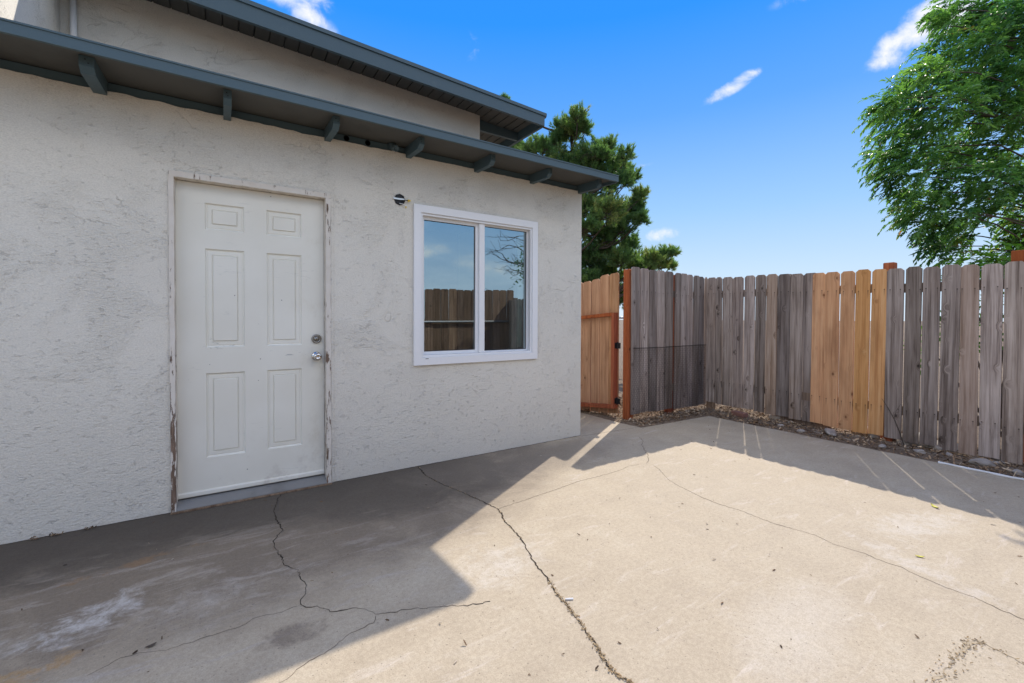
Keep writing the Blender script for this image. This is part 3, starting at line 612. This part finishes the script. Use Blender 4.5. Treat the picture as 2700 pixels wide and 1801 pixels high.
# ------------------------------------------------------------------ fences
def board_mesh(w_, h, t=.017, nt_=.024, bow=0.0):
    bm = bmesh.new(); P = [(-w_/2, 0), (w_/2, random.uniform(-.006, .006)), (w_/2, h-nt_), (w_/2-nt_, h), (-w_/2+nt_, h), (-w_/2, h-nt_)]
    prism(bm, P, 1, 0, t)
    for f in [f for f in bm.faces if len(f.verts) == 6]: pass
    return bm
def fboard(parent, x, y, z0, h, w_, rz, m, lean=0.0, push=0.0, t=.017):
    o = obj('board', board_mesh(w_, h, t), m, parent); o.location = (x, y, z0)
    o.rotation_euler = (random.uniform(-.004, .004), lean, rz); return o
# the fence on the right, square to the house; built as one run with its posts and rails behind
FX = 5.54
rf = empty('plank_fence', 'tall weathered grey plank fence with five fresh cedar boards, right of patio', 'fence', (FX, -2.4, 0))
inv = Matrix.Translation((-FX, 2.4, 0))
ed = [.125, -.006, -.105, -.245, -.392, -.526, -.661, -.795, -.935, -1.072, -1.159, -1.293, -1.432, -1.566, -1.695, -1.828, -1.968, -2.097, -2.227, -2.362, -2.491, -2.624, -2.757]
while ed[-1] > -4.95: ed.append(ed[-1]-.137)
for i in range(0, len(ed)-1):
    a, b = ed[i], ed[i+1]; yc = (a+b)/2; cedar = -1.83 < yc < -1.16
    gap = random.choice((.005, .008, .011, .014)) if not cedar else random.choice((.006, .009, .012))
    if abs(b+1.159) < .01: b -= .045; gap = -.004
    top = 1.787-.027*max(0, -yc)+random.uniform(-.008, .008)-(.004 if cedar else 0); bot = max(.028, .100-.026*max(0, -yc))+random.uniform(-.012, .008)
    ln = random.gauss(0, .0025) + (.006 if cedar else 0)
    fboard(rf, (0 if not cedar else -.001)+random.uniform(-.006, .003)+(.020 if abs(b+1.204) < .01 else 0), (a+b)/2+2.4, bot, top-bot, a-b-gap, R(-90), 'cedar' if cedar else 'grey', ln)
for y, zt, m, wd in ((.10, 1.74, 'rail', .045), (-.87, 1.765, 'rail', .045), (-1.835, 1.802, 'redwood', .045), (-2.70, 1.815, 'redwood', .045), (-3.9, 1.70, 'rail', .045), (-4.9, 1.7, 'rail', .045)):
    p_ = obj('post', box(-.045, .045, -wd, wd, -.25, zt, bev=.006), m, rf); p_.location = (.066+.018, y+2.4, 0)
for z in (1.56, .36):
    for y0, y1 in ((.05, -.82), (-.92, -1.785), (-1.885, -2.65), (-2.75, -3.85), (-3.95, -4.85)):
        p_ = obj('rail', box(-.019, .019, y1, y0, -.044, .044), 'rail', rf); p_.location = (.038, 2.4, z-.012*abs(y0))
# short run between gate post and corner, in line with the house front
LY = .13
lf = empty('plank_fence', 'short dark weathered plank fence between the red gate post and the corner', 'fence', (4.8, LY, 0))
ex_ = [4.06, 4.216, 4.366, 4.517, 4.669, 4.821, 4.861, 4.984, 5.131, 5.253, 5.381, 5.489, 5.548]
for i in range(len(ex_)-1):
    a, b = ex_[i], ex_[i+1]
    if i == 5: continue
    gap = random.choice((.004, .006, .009)); xc = (a+b)/2
    top = 1.845-.026*(xc-4.06)+random.uniform(-.007, .006); bot = .088-.02*(xc-4.06)+random.uniform(-.01, .01)
    fboard(lf, xc-4.8, random.uniform(-.007, .004), bot, top-bot, b-a-gap, 0, 'grey', random.gauss(0, .003))
p_ = obj('post', box(-.045, .045, -.045, .045, -.25, 1.80, bev=.005), 'redwood', lf); p_.location = (.050, .066, 0)
for z in (1.55, .35):
    p_ = obj('rail', box(-.66, .70, 0, .038, -.044, .044), 'rail', lf); p_.location = (0, .019, z)
gp = obj('gate_post', box(-.045, .045, -.045, .045, -.3, 1.822, bev=.006), 'redwood'); gp.location = (4.075, .197, 0)
tag(gp, 'square red-stained post that carries the open gate', 'post')
# chicken wire tacked over the lower half of that fence
bm = bmesh.new(); cw, chh = .030, .026
def wseg(a, b, r=.0011):
    d = (Vector(b)-Vector(a)); n_ = d.cross(Vector((0, 1, 0))).normalized()*r
    q = [bm.verts.new(Vector(a)+n_), bm.verts.new(Vector(a)-n_), bm.verts.new(Vector(b)-n_), bm.verts.new(Vector(b)+n_)]; bm.faces.new(q)
    s = [bm.verts.new(Vector(a)+Vector((0, r, 0))), bm.verts.new(Vector(a)-Vector((0, r, 0))), bm.verts.new(Vector(b)-Vector((0, r, 0))), bm.verts.new(Vector(b)+Vector((0, r, 0)))]; bm.faces.new(s)
def wav(x, z): return -.012-.007*noise.noise((x*3, z*3, 0))
rows, cols = 32, 48
for j in range(rows):
    for i in range(cols):
        x = 4.075+i*cw+(cw/2 if j % 2 else 0); z = .045+j*chh
        if x > 5.5: continue
        def W(px_, pz_): return (px_-4.8, wav(px_, pz_), pz_+.006*noise.noise((px_*4, 0, 0)))
        wseg(W(x, z), W(x, z+chh*.45)); wseg(W(x, z+chh*.45), W(x+cw/2, z+chh)); wseg(W(x, z+chh*.45), W(x-cw/2, z+chh))
for z, r in ((.045+rows*chh, .003),):
    for i in range(60):
        x0 = 4.07+i*.0243; x1 = x0+.0243; f_ = lambda x: (x-4.8, wav(x, z)-.002, z+.006*noise.noise((x*4, 0, 0))+.002*noise.noise((x*30, 0, 0))); wseg(f_(x0), f_(x1), r)
cwire = obj('wire_mesh', bm, 'wire'); cwire.location = (4.8, LY, 0); tag(cwire, 'rusty chicken wire covering the lower half of the short fence', 'wire mesh')
# gate, swung away from the camera
gate = empty('gate', 'brown wooden plank gate standing open beside the house corner', 'gate', (3.985, .345, 0), math.atan2(.98, -.19))
gate.rotation_euler.y = R(0)
# local +x runs from the hinge stile to the free end, local -y... faces the house side
sag = .085
def gz_(x): return -sag*x
bz0, bz1 = .125, 1.305
sh = 1
G = empty('tmp', 'x', 'x'); bpy.data.objects.remove(G)
FR = .089
def gpart(name, bm, m): return obj(name, bm, m, gate)
# frame lies on local y in [0, FR] (towards the house), boards behind at y<0
for x0, x1, nm in ((0, .038, 'stile'), (.862, .90, 'stile')):
    bm = bmesh.new(); prism(bm, [(x0, bz0+gz_(x0)), (x1, bz0+gz_(x1)), (x1, bz1+gz_(x1)), (x0, bz1+gz_(x0))], 1, -FR, 0); gpart(nm, bm, 'redwood')
for z, hh, nm in ((bz0, .042, 'rail'), (bz1-.04, .04, 'rail')):
    bm = bmesh.new(); prism(bm, [(.039, z+gz_(0)), (.861, z+gz_(.861)), (.861, z+hh+gz_(.861)), (.039, z+hh+gz_(0))], 1, -FR+.002, -.002); gpart(nm, bm, 'redwood')
x = -.005
for i, wd in enumerate((.140, .138, .138, .136, .140, .138, .08)):
    g_ = (.007, .010, .014, .007, .008, .008, .006)[i]
    bm = bmesh.new(); top = (1.80, 1.80, 1.765, 1.755, 1.76, 1.74, 1.74)[i]; z0 = .055; n_ = .022; x0, x1 = x, x+wd-g_
    prism(bm, [(x0, z0+gz_(x0)), (x1, z0+gz_(x1)), (x1+.002, top-n_+gz_(x1)), (x1-n_, top+gz_(x1)), (x0+n_, top+gz_(x0)), (x0, top-n_+gz_(x0))], 1, -FR-.019, -FR-.002); gpart('board', bm, 'gatewood')
    x += wd
for z in (.90, .22):
    h_ = empty('hinge', 'x', 'x'); bpy.data.objects.remove(h_)
    bm = bmesh.new(); bx(bm, -.062, .028, -.055, -.050, z-.035, z+.035); bx(bm, -.004, -.001, -.075, -.02, z-.035, z+.035); tube(bm, [(-.022, -.048, z-.045), (-.022, -.048, z+.045)], .009, 8); gpart('hinge', bm, 'black')
# the fence behind the camera that the window mirrors
bf = empty('plank_fence', 'brown plank fence behind the camera, mirrored in the window', 'fence', (1.2, -5.05, 0))
x = -3.2
while x < 5.5:
    wd = random.uniform(.17, .19); g_ = random.choice((.003, .005, .012)); top = 1.66+.022*(x+3.2)+random.uniform(-.015, .012)
    fboard(bf, x+wd/2-1.2, random.uniform(-.004, .004), .03, top, wd-g_, 0, 'brownwood', random.gauss(0, .004), t=.018); x += wd
bm = bmesh.new(); tube(bm, [(-4.4, .06, 1.13), (4.3, .06, 1.16)], .022, 10); obj('top_rail', bm, 'galv', bf, True)

# ------------------------------------------------------------------ soil strip, chips, stones
def soil_strip(name, x0, x1, y0, y1, hf, nx, ny):
    bm = bmesh.new(); g = {}
    for i in range(nx+1):
        for j in range(ny+1):
            x = x0+(x1-x0)*i/nx; y = y0+(y1-y0)*j/ny; g[i, j] = bm.verts.new((x, y, hf(x, y)))
    for i in range(nx):
        for j in range(ny): bm.faces.new((g[i, j], g[i+1, j], g[i+1, j+1], g[i, j+1]))
    o = obj(name, bm, 'soil', smooth=True); o['kind'] = 'structure'; return o
def hs_(x, y):
    e = 0
    if y > -.18 and x < 5.2: e = min((y+.16)*.2, .022) if x > 3.95 else min((x-3.9)*.3, .02)
    else: e = min((x-5.13)*.06, .018)
    if x > 5.9: e -= (x-5.9)*.12
    return -.006+max(e, -.075)+.014*noise.noise((x*5, y*5, 0))+.006*noise.noise((x*17, y*17, 2))
soil_strip('soil_bed', 5.135, 6.6, -7.0, 1.6, hs_, 34, 120)
soil_strip('soil_bed', 3.88, 5.135, -.19, 1.6, hs_, 44, 60)
V, F = [], []
def inbed(x, y): return x > 5.16 or (y > -.12 and x > 3.96)
cnt = 0
while cnt < 9500:
    if random.random() < .62: x = random.uniform(5.15, 6.3); y = random.uniform(-3.6, .9)
    else: x = random.uniform(3.92, 5.2); y = random.uniform(-.17, 1.3)
    if not inbed(x, y): continue
    s = random.choice((.006, .008, .012, .018)); chip((x, y, hs_(x, y)), s*random.uniform(.8, 1.8), s*random.uniform(.3, .6), .5); cnt += 1
o = pyobj('bark_chips', V, F, 'chips', kind='stuff'); tag(o, 'brown bark chips and dry leaf litter along the fence foot', 'mulch')
V, F = [], []
for _ in range(900):
    x = random.uniform(5.15, 6.0) if random.random() < .7 else random.uniform(4.0, 5.2); y = random.uniform(-3.5, .0) if x > 5.2 else random.uniform(-.14, .1)
    if not inbed(x, y): continue
    L = random.uniform(.04, .12); a = random.uniform(0, 6.28); n0 = len(V); z = hs_(x, y)+.01; dx, dy = math.cos(a)*L, math.sin(a)*L; r_ = .0012
    for t, u in ((0, 0), (1, random.uniform(-.01, .02))):
        for ox, oz in ((-r_, 0), (r_, 0), (0, r_*2)): V.append((x+dx*t-math.sin(a)*ox, y+dy*t+math.cos(a)*ox, z+u+oz))
    F += [(n0, n0+1, n0+4, n0+3), (n0+1, n0+2, n0+5, n0+4), (n0+2, n0, n0+3, n0+5)]
o = pyobj('dry_stalks', V, F, 'debris', kind='stuff'); tag(o, 'thin dry stalks lying among the bark chips', 'litter')
def rock(name, label, p, s, m, group=None, seed=0, flatz=.6):
    bm = bmesh.new(); bmesh.ops.create_icosphere(bm, subdivisions=3, radius=1)
    for v in bm.verts:
        n_ = v.co.normalized(); k = 1+.35*noise.noise(n_*1.3+Vector((seed*7.1, 0, 0)))+.12*noise.noise(n_*4+Vector((0, seed*3.3, 0)))
        v.co = Vector((n_.x*s[0], n_.y*s[1], max(n_.z, -.5)*s[2]))*k
    o = obj(name, bm, m, smooth=True); o.location = p; o.rotation_euler.z = seed*1.7; return tag(o, label, 'stone', group)
rock('stone', 'rounded tan stone under the cedar boards beside the middle post', (5.66, -1.62, .05), (.10, .07, .06), 'stone', seed=1)
rock('stone', 'second rounded stone leaning on the tan one under the cedar boards', (5.62, -1.73, .04), (.07, .06, .055), 'stone', seed=2)
rock('stone', 'long flat pale stone lying on the bark chips below the cedar boards', (5.40, -1.42, .03), (.05, .14, .03), 'stone', seed=3)
rock('stone', 'broad sunlit stone under the fence right of the middle post', (5.70, -2.02, .03), (.16, .14, .09), 'stone', seed=4)
rock('stone', 'low brown stone under the weathered boards right of the dry stem', (5.66, -2.24, .03), (.12, .12, .07), 'stone', seed=5)
rock('stone', 'grey stone at the right end of the soil strip', (5.36, -2.55, .02), (.06, .08, .035), 'stone', seed=6)
rock('stone', 'large sunlit stone under the grey boards left of the cedar boards', (5.70, -.78, .05), (.13, .12, .08), 'stone', seed=7)
for i, (x, y) in enumerate(((5.33, -.95), (5.25, -1.2), (5.28, -1.9), (5.36, -2.15), (5.45, -2.33), (5.5, -2.63), (5.3, -2.76))):
    rock('stone', 'small grey stone in the bark chips, %s from the fence corner' % ('nearest', 'second', 'third', 'fourth', 'fifth', 'sixth', 'seventh')[i], (x, y, .012), (.03, .045, .022), 'stone', 'small stones along the slab edge', 10+i)
o = obj('brick', box(-.095, .095, -.045, .045, 0, .055, bev=.006), 'brickm'); o.location = (5.42, -.42, .01); o.rotation_euler.z = 1.3; tag(o, 'old red brick lying in the chips near the fence corner', 'brick')
o = obj('kickboard', box(-.012, .012, -.30, .30, 0, .09), 'rail'); o.location = (5.60, -1.05, .01); tag(o, 'short brown board on edge under the fence by the cedar boards', 'board')
# white pipe along the slab edge
bm = bmesh.new(); pts = [(5.125+.004*math.sin(i*.9), -2.33-i*.06, .006+.002*math.sin(i*1.7)) for i in range(18)]; tube(bm, pts, [.008+.003*(i % 3 == 0) for i in range(18)], 8)
o = obj('plastic_pipe', bm, 'white'); tag(o, 'thin white plastic pipe lying along the slab edge at far right', 'pipe')
# dead weed
weed = empty('dead_weed', 'single dry bare weed stem standing in front of the fence', 'plant', (5.50, -2.0, .01))
bm = bmesh.new(); tube(bm, [(0, 0, 0), (-.01, .03, .12), (-.03, .07, .25), (-.04, .12, .36), (-.06, .16, .44)], [.006, .005, .004, .003, .0015], 6); obj('stem', bm, 'bark', weed)
bm = bmesh.new(); tube(bm, [(-.03, .07, .25), (-.01, .06, .33), (-.0, .03, .40)], [.003, .002, .001], 5); obj('twig', bm, 'bark', weed)
# rusty leaf tufts at the wall foot
for i, x in enumerate((-.885, -.80, -.655)):
    V, F = [], []
    for _ in range(16): chip((random.gauss(0, .012), random.gauss(-.008, .006), 0), .008, .004, .8)
    o = pyobj('dry_tuft', V, F, 'debris'); o.location = (x, -.02, .002); tag(o, ('leftmost of the three rusty dry leaf tufts at the wall foot', 'middle one of the three rusty dry leaf tufts at the wall foot', 'rightmost of the three rusty leaf tufts at the wall foot, nearest the door')[i], 'leaves', 'leaf tufts at the wall foot')

# ------------------------------------------------------------------ beyond the fence
cf = empty('chain_link_fence', 'galvanised chain-link fence seen through the slit beside the open gate', 'fence', (5.6, 2.9, 0))
for x in (-1.9, -.5, .9, 2.3):
    bm = bmesh.new(); tube(bm, [(x, 0, -.2), (x, 0, 1.27)], .024, 8); obj('post', bm, 'galv', cf, True)
bm = bmesh.new(); tube(bm, [(-1.9, 0, 1.25), (2.3, 0, 1.25)], .021, 8); obj('top_rail', bm, 'galv', cf, True)
V, F = [], []
for k in range(110):
    for sgn in (1, -1):
        x = -1.9+k*.055; a = (x, 0, 0.0) if sgn > 0 else (x, .004, 1.22); b = (x+1.22, 0, 1.22) if sgn > 0 else (x+1.22, .004, 0.0)
        if b[0] > 2.3 or a[0] < -1.9: continue
        n0 = len(V); r_ = .0016
        V += [(a[0]-r_, a[1], a[2]+r_), (a[0]+r_, a[1], a[2]-r_), (b[0]+r_, b[1], b[2]-r_), (b[0]-r_, b[1], b[2]+r_)]; F.append((n0, n0+1, n0+2, n0+3))
pyobj('mesh', V, F, 'galv', cf)

def limb(bm, a, b, r0, r1, wob=.12, n=7, upb=0.0):
    a, b = Vector(a), Vector(b); L = (b-a).length; pts = []
    s = random.random()*50
    for i in range(n+1):
        t = i/n; p = a.lerp(b, t)+Vector((noise.noise((s, t*2.2, 0)), noise.noise((s, t*2.2, 7)), noise.noise((s, t*2.2, 13))))*wob*L*math.sin(math.pi*t)
        p.z += upb*L*math.sin(math.pi*t)*-1; pts.append(p)
    tube(bm, pts, [r0+(r1-r0)*i/n for i in range(n+1)], 6); return pts
PINE = [(6.93, 4.36, 5.9, 0.23), (7.14, 4.81, 5.81, 0.31), (7.2, 4.43, 5.7, 0.2), (7.05, 4.98, 5.85, 0.28), (6.89, 5.12, 5.54, 0.28), (6.06, 4.59, 5.08, 0.24), (5.77, 4.67, 4.94, 0.24), (8.21, 4.66, 5.56, 0.29), (7.31, 4.14, 5.06, 0.35), (7.86, 3.73, 4.99, 0.21), (8.71, 4.63, 5.09, 0.26), (7.46, 4.44, 4.85, 0.38), (8.27, 4.61, 5.1, 0.33), (7.24, 4.6, 5.08, 0.31), (8.49, 4.08, 4.73, 0.15), (7.74, 3.64, 4.39, 0.21), (7.99, 4.4, 4.52, 0.28), (7.9, 4.91, 4.63, 0.35), (8.52, 3.84, 4.25, 0.17), (8.62, 4.19, 4.09, 0.25), (7.64, 4.69, 4.02, 0.47), (7.3, 3.75, 3.64, 0.39), (8.49, 4.3, 3.86, 0.38), (8.6, 3.91, 3.83, 0.19), (8.23, 3.59, 3.56, 0.16), (6.81, 3.99, 3.28, 0.34), (8.13, 4.73, 3.37, 0.49), (8.05, 4.03, 3.39, 0.33), (7.6, 4.78, 2.75, 0.4), (8.23, 4.68, 2.89, 0.44), (8.48, 4.2, 3.04, 0.23), (8.84, 4.37, 3.23, 0.14), (7.97, 3.92, 2.59, 0.31), (7.97, 4.69, 2.34, 0.38), (7.3, 4.45, 2.14, 0.32), (8.45, 4.63, 2.31, 0.34), (8.96, 4.2, 2.68, 0.21), (8.22, 3.19, 2.6, 0.22), (8.49, 3.09, 2.7, 0.17), (8.73, 3.09, 2.75, 0.09), (9.71, 3.87, 2.6, 0.1), (8.56, 3.61, 2.46, 0.2), (8.5, 4.02, 2.55, 0.21), (8.64, 3.3, 2.49, 0.16), (5.74, 5.67, 6.49, 0.07), (5.74, 5.42, 5.84, 0.23), (5.82, 5.29, 5.23, 0.22), (7.04, 4.94, 4.96, 0.33), (6.88, 5.04, 5.14, 0.28), (7.29, 5.38, 4.55, 0.39), (7.21, 4.98, 3.69, 0.43), (7.39, 5.33, 2.99, 0.44), (8.19, 4.64, 1.72, 0.39), (8.68, 4.58, 1.83, 0.35), (7.66, 4.63, 1.61, 0.38), (6.6, 3.9, 1.25, .33), (7.0, 4.2, .8, .38), (6.4, 3.55, .55, .3)]
random.seed(5)
pine = empty('pine_tree', 'bushy green pine rising behind the house corner and the gate', 'tree', (7.6, 4.8, -.09))
T0 = Vector((7.6, 4.8, -.09))
bm = bmesh.new(); trunk_pts = limb(bm, (0, 0, 0), (-.35, .15, 5.9), .20, .04, .05, 14)
def trunk_at(z):
    return min(trunk_pts, key=lambda p: abs(p.z-z))
V, F, T = [], [], []
def needle(p, d, L, w_):
    s = d.orthogonal().normalized(); s = Matrix.Rotation(random.uniform(0, 6.28), 3, d) @ s
    n0 = len(V); V.extend([tuple(p+s*w_), tuple(p-s*w_), tuple(p+d*L)]); F.append((n0, n0+1, n0+2))
def tuft(p, d, size, tint, n=26):
    a = d.normalized()
    for k in range(n):
        t = k/n; dd = (a*(.55+.7*t)+Vector((random.gauss(0, 1), random.gauss(0, 1), random.gauss(0, 1)))*.48).normalized()
        needle(p+a*size*.75*t, dd, size*random.uniform(.55, .95), .0065); T.append(min(1, max(0, tint+random.uniform(-.05, .05))))
for x, y, z, r_ in PINE:
    r_ *= 1.12
    c = Vector((x, y, z))-T0
    near = trunk_at(max(.6, c.z-.5*(c.xy-trunk_at(c.z).xy).length)); limb(bm, near, c+Vector((0, 0, -.4*r_)), .035, .010, .10, 6, .10)
    base = random.uniform(.2, .75); foot = c-Vector((0, 0, .45*r_))
    for _ in range(int(260*r_*r_)+9):            # candle-like shoots, each clothed in needle tufts towards its tip
        q = Vector((random.gauss(0, 1), random.gauss(0, 1), random.gauss(.25, .75))).normalized()
        tip = c+q*r_*random.uniform(.55, 1.12); st = foot.lerp(c, random.random())+Vector((random.gauss(0, .25), random.gauss(0, .25), 0))*r_
        sd = (tip-st)*.6+Vector((0, 0, .55))*(tip-st).length; limb(bm, st, tip, .005, .0025, .12, 3)
        tn = base+random.uniform(-.18, .25)
        for k in range(8):
            f_ = .35+.65*k/7; p = st.lerp(tip, f_)+Vector((random.gauss(0, .022), random.gauss(0, .022), random.gauss(0, .022)))
            tuft(p, sd.normalized()+Vector((random.gauss(0, .3), random.gauss(0, .3), random.gauss(0, .2))), random.uniform(.085, .135), tn+.12*f_, 22)
obj('trunk', bm, 'bark', pine, True); pyobj('crown', V, F, 'pineleaf', pine, tint=T)

PEP = [(8.39, -2.31, 5.04, 0.33), (9.4, -1.87, 5.72, 0.33), (9.32, -1.65, 5.76, 0.25), (8.88, -1.46, 5.78, 0.22), (8.24, -1.57, 5.24, 0.16), (9.21, -1.98, 5.16, 0.32), (8.0, -1.98, 4.7, 0.22), (8.89, -1.59, 5.14, 0.22), (8.2, -1.55, 4.83, 0.18), (8.63, -2.28, 4.61, 0.34), (7.18, -1.69, 4.25, 0.14), (8.83, -1.53, 4.8, 0.28), (9.41, -1.69, 4.82, 0.34), (8.04, -2.21, 4.13, 0.28), (8.28, -1.25, 4.52, 0.19), (7.83, -1.57, 4.15, 0.25), (6.98, -1.42, 3.97, 0.12), (7.09, -1.27, 3.9, 0.12), (8.09, -1.18, 4.17, 0.22), (8.54, -1.32, 4.07, 0.28), (7.42, -1.88, 3.78, 0.28), (8.84, -1.92, 4.08, 0.31), (8.07, -2.31, 3.73, 0.28), (7.87, -1.12, 3.9, 0.16), (7.44, -1.45, 3.51, 0.22), (8.73, -1.44, 3.69, 0.3), (9.29, -1.65, 3.79, 0.34), (8.8, -2.07, 3.5, 0.31), (8.18, -0.9, 3.66, 0.12), (7.23, -1.36, 3.28, 0.17), (7.12, -1.65, 3.05, 0.21), (8.37, -1.65, 3.13, 0.29), (7.7, -2.1, 2.9, 0.28), (8.37, -2.28, 2.92, 0.29), (7.4, -1.31, 3.1, 0.15), (7.9, -1.33, 2.97, 0.2), (7.37, -1.7, 2.66, 0.21), (7.48, -1.95, 2.53, 0.23), (8.29, -1.19, 2.79, 0.14), (7.57, -1.58, 2.47, 0.16), (8.91, -1.46, 2.49, 0.2), (9.08, -1.66, 2.53, 0.19), (7.84, -1.67, 2.19, 0.11), (8.54, -1.98, 2.77, 0.2), (9.04, -2.22, 2.59, 0.21), (9.32, -2.22, 2.31, 0.26), (9.01, -2.09, 2.09, 0.18), (8.72, -1.96, 2.0, 0.13), (9.64, -2.42, 4.61, 0.63), (10.39, -2.43, 3.72, 0.67), (9.44, -2.5, 2.69, 0.46), (9.18, -2.4, 5.33, 0.4), (8.58, -1.62, 2.16, 0.1)]
random.seed(8)
pep = empty('drooping_tree', 'large feathery green tree with drooping sprays beyond the right fence', 'tree', (9.3, -3.0, -.09))
T0 = Vector((9.3, -3.0, -.09)); bm = bmesh.new()
tp = limb(bm, (0, 0, 0), (-.2, .5, 4.9), .22, .06, .08, 12); V, F, T = [], [], []
def leaf(p, d, nrm, L, w_):
    s = d.cross(nrm); 
    if s.length < 1e-4: s = d.orthogonal()
    s = s.normalized()*w_; n0 = len(V); f_ = nrm.normalized()*w_*.5
    V.extend([tuple(p), tuple(p+d*L*.45+s+f_), tuple(p+d*L), tuple(p+d*L*.45-s+f_)]); F.append((n0, n0+1, n0+2)); F.append((n0, n0+2, n0+3))
def spray(p, d, L, tint, n=11, brown=False):
    d = d.normalized(); g = Vector((0, 0, -1)); pos = p.copy(); cur = d.copy(); st = L/n
    for k in range(n):
        t = k/n; cur = (cur+g*(.06+.10*t)).normalized(); pos = pos+cur*st
        sd = cur.cross(Vector((0, 0, 1))); sd = sd.normalized() if sd.length > .05 else cur.orthogonal().normalized()
        for sg in (1, -1):
            dd = (cur*.75+sd*sg*.75+g*random.uniform(.05, .55)+Vector((random.gauss(0, .16), random.gauss(0, .16), random.gauss(0, .16)))).normalized()
            nr = (Vector((0, 0, 1))+Vector((random.gauss(0, .45), random.gauss(0, .45), 0))); leaf(pos, dd, nr, random.uniform(.045, .095), random.uniform(.009, .016)); tt = (.97+random.uniform(0, .03)) if brown else min(.78, max(0, tint+random.uniform(-.1, .1))); T.extend((tt, tt))
for x, y, z, r_ in PEP:
    c = Vector((x, y, z))-T0; near = min(tp, key=lambda p: abs(p.z-(c.z-.5*(c.xy-p.xy).length*.6)) if p.z > 1 else 9)
    limb(bm, near, c, .016, .004, .10, 6, -.10); outd = Vector((c.x-near.x, c.y-near.y, 0)).normalized(); base = random.uniform(.15, .8)
    for _ in range(int(520*r_*r_)+18):
        q = Vector((random.gauss(0, 1), random.gauss(0, 1), random.gauss(0, 1))).normalized()*r_*random.uniform(.1, .9)
        d = outd*.8+q.normalized()*.7+Vector((random.gauss(0, .3), random.gauss(0, .3), random.uniform(.0, .55)))
        br = random.random() < (.20 if (z < 2.9 and x > 8.2) else .008)
        spray(c+q-outd*.08, d, random.uniform(.16, .34), base+random.uniform(-.18, .25), brown=br)
obj('trunk', bm, 'bark', pep, True); pyobj('crown', V, F, 'pepleaf', pep, tint=T)
# bright creeper just over the fence top
random.seed(21); V, F, T = [], [], []
vine = empty('creeper_shrub', 'bright green leafy creeper peeping over the right fence', 'shrub', (6.6, -2.55, -.05)); T0 = Vector((6.6, -2.55, -.05))
bm = bmesh.new()
for c, r_ in (((6.35, -2.30, 1.72), .22), ((6.5, -2.15, 1.70), .18), ((6.45, -2.50, 1.80), .24), ((6.6, -2.65, 1.85), .22), ((6.5, -2.4, 1.4), .3), ((6.5, -2.2, 1.1), .3), ((6.5, -1.95, .9), .25)):
    c = Vector(c)-T0; limb(bm, (0, 0, 0), c, .02, .005, .1, 6)
    for _ in range(int(2600*r_*r_)):
        q = Vector((random.gauss(0, 1), random.gauss(0, 1), random.gauss(0, .7))).normalized()*r_*random.uniform(.5, 1); d = (q+Vector((random.gauss(0, .1), random.gauss(0, .1), -.05))).normalized()
        leaf(c+q, d, Vector((random.gauss(0, .5), random.gauss(0, .5), 1)), random.uniform(.05, .09), .018); tt = random.random(); T += [tt, tt]
obj('stem', bm, 'bark', vine, True); pyobj('foliage', V, F, 'vineleaf', vine, tint=T)
# sparse tree behind the camera, mirrored in the right pane
random.seed(33); V, F, T = [], [], []
bt = empty('bare_tree', 'sparse dark tree with bare twigs mirrored in the right pane', 'tree', (8.4, -7.2, -.09)); bm = bmesh.new()
limb(bm, (0, 0, 0), (-.1, .1, 3.6), .12, .03, .08, 10)
for k in range(16):
    z = random.uniform(1.9, 3.4); e_ = Vector((-random.uniform(1.2, 2.6), random.uniform(.2, 1.2), z+random.uniform(-.2, .5)))
    pts = limb(bm, (-.05, .05, z-.2), e_, .022, .004, .18, 8, -.05)
    for q in pts[3:]:
        limb(bm, q, q+Vector((random.uniform(-.5, -.1), random.uniform(-.2, .2), random.uniform(-.15, .3))), .006, .002, .15, 4)
for k in range(700):
    p = Vector((-.75, .45, 2.75))+Vector((random.gauss(0, .35), random.gauss(0, .3), random.gauss(0, .3))); leaf(p, Vector((random.gauss(0, 1), random.gauss(0, 1), -.5)).normalized(), Vector((random.gauss(0, 1), random.gauss(0, 1), 1)), .11, .03); T += [.2, .2]
obj('trunk', bm, 'bark', bt, True); pyobj('leaves', V, F, 'pepleaf', bt, tint=T)
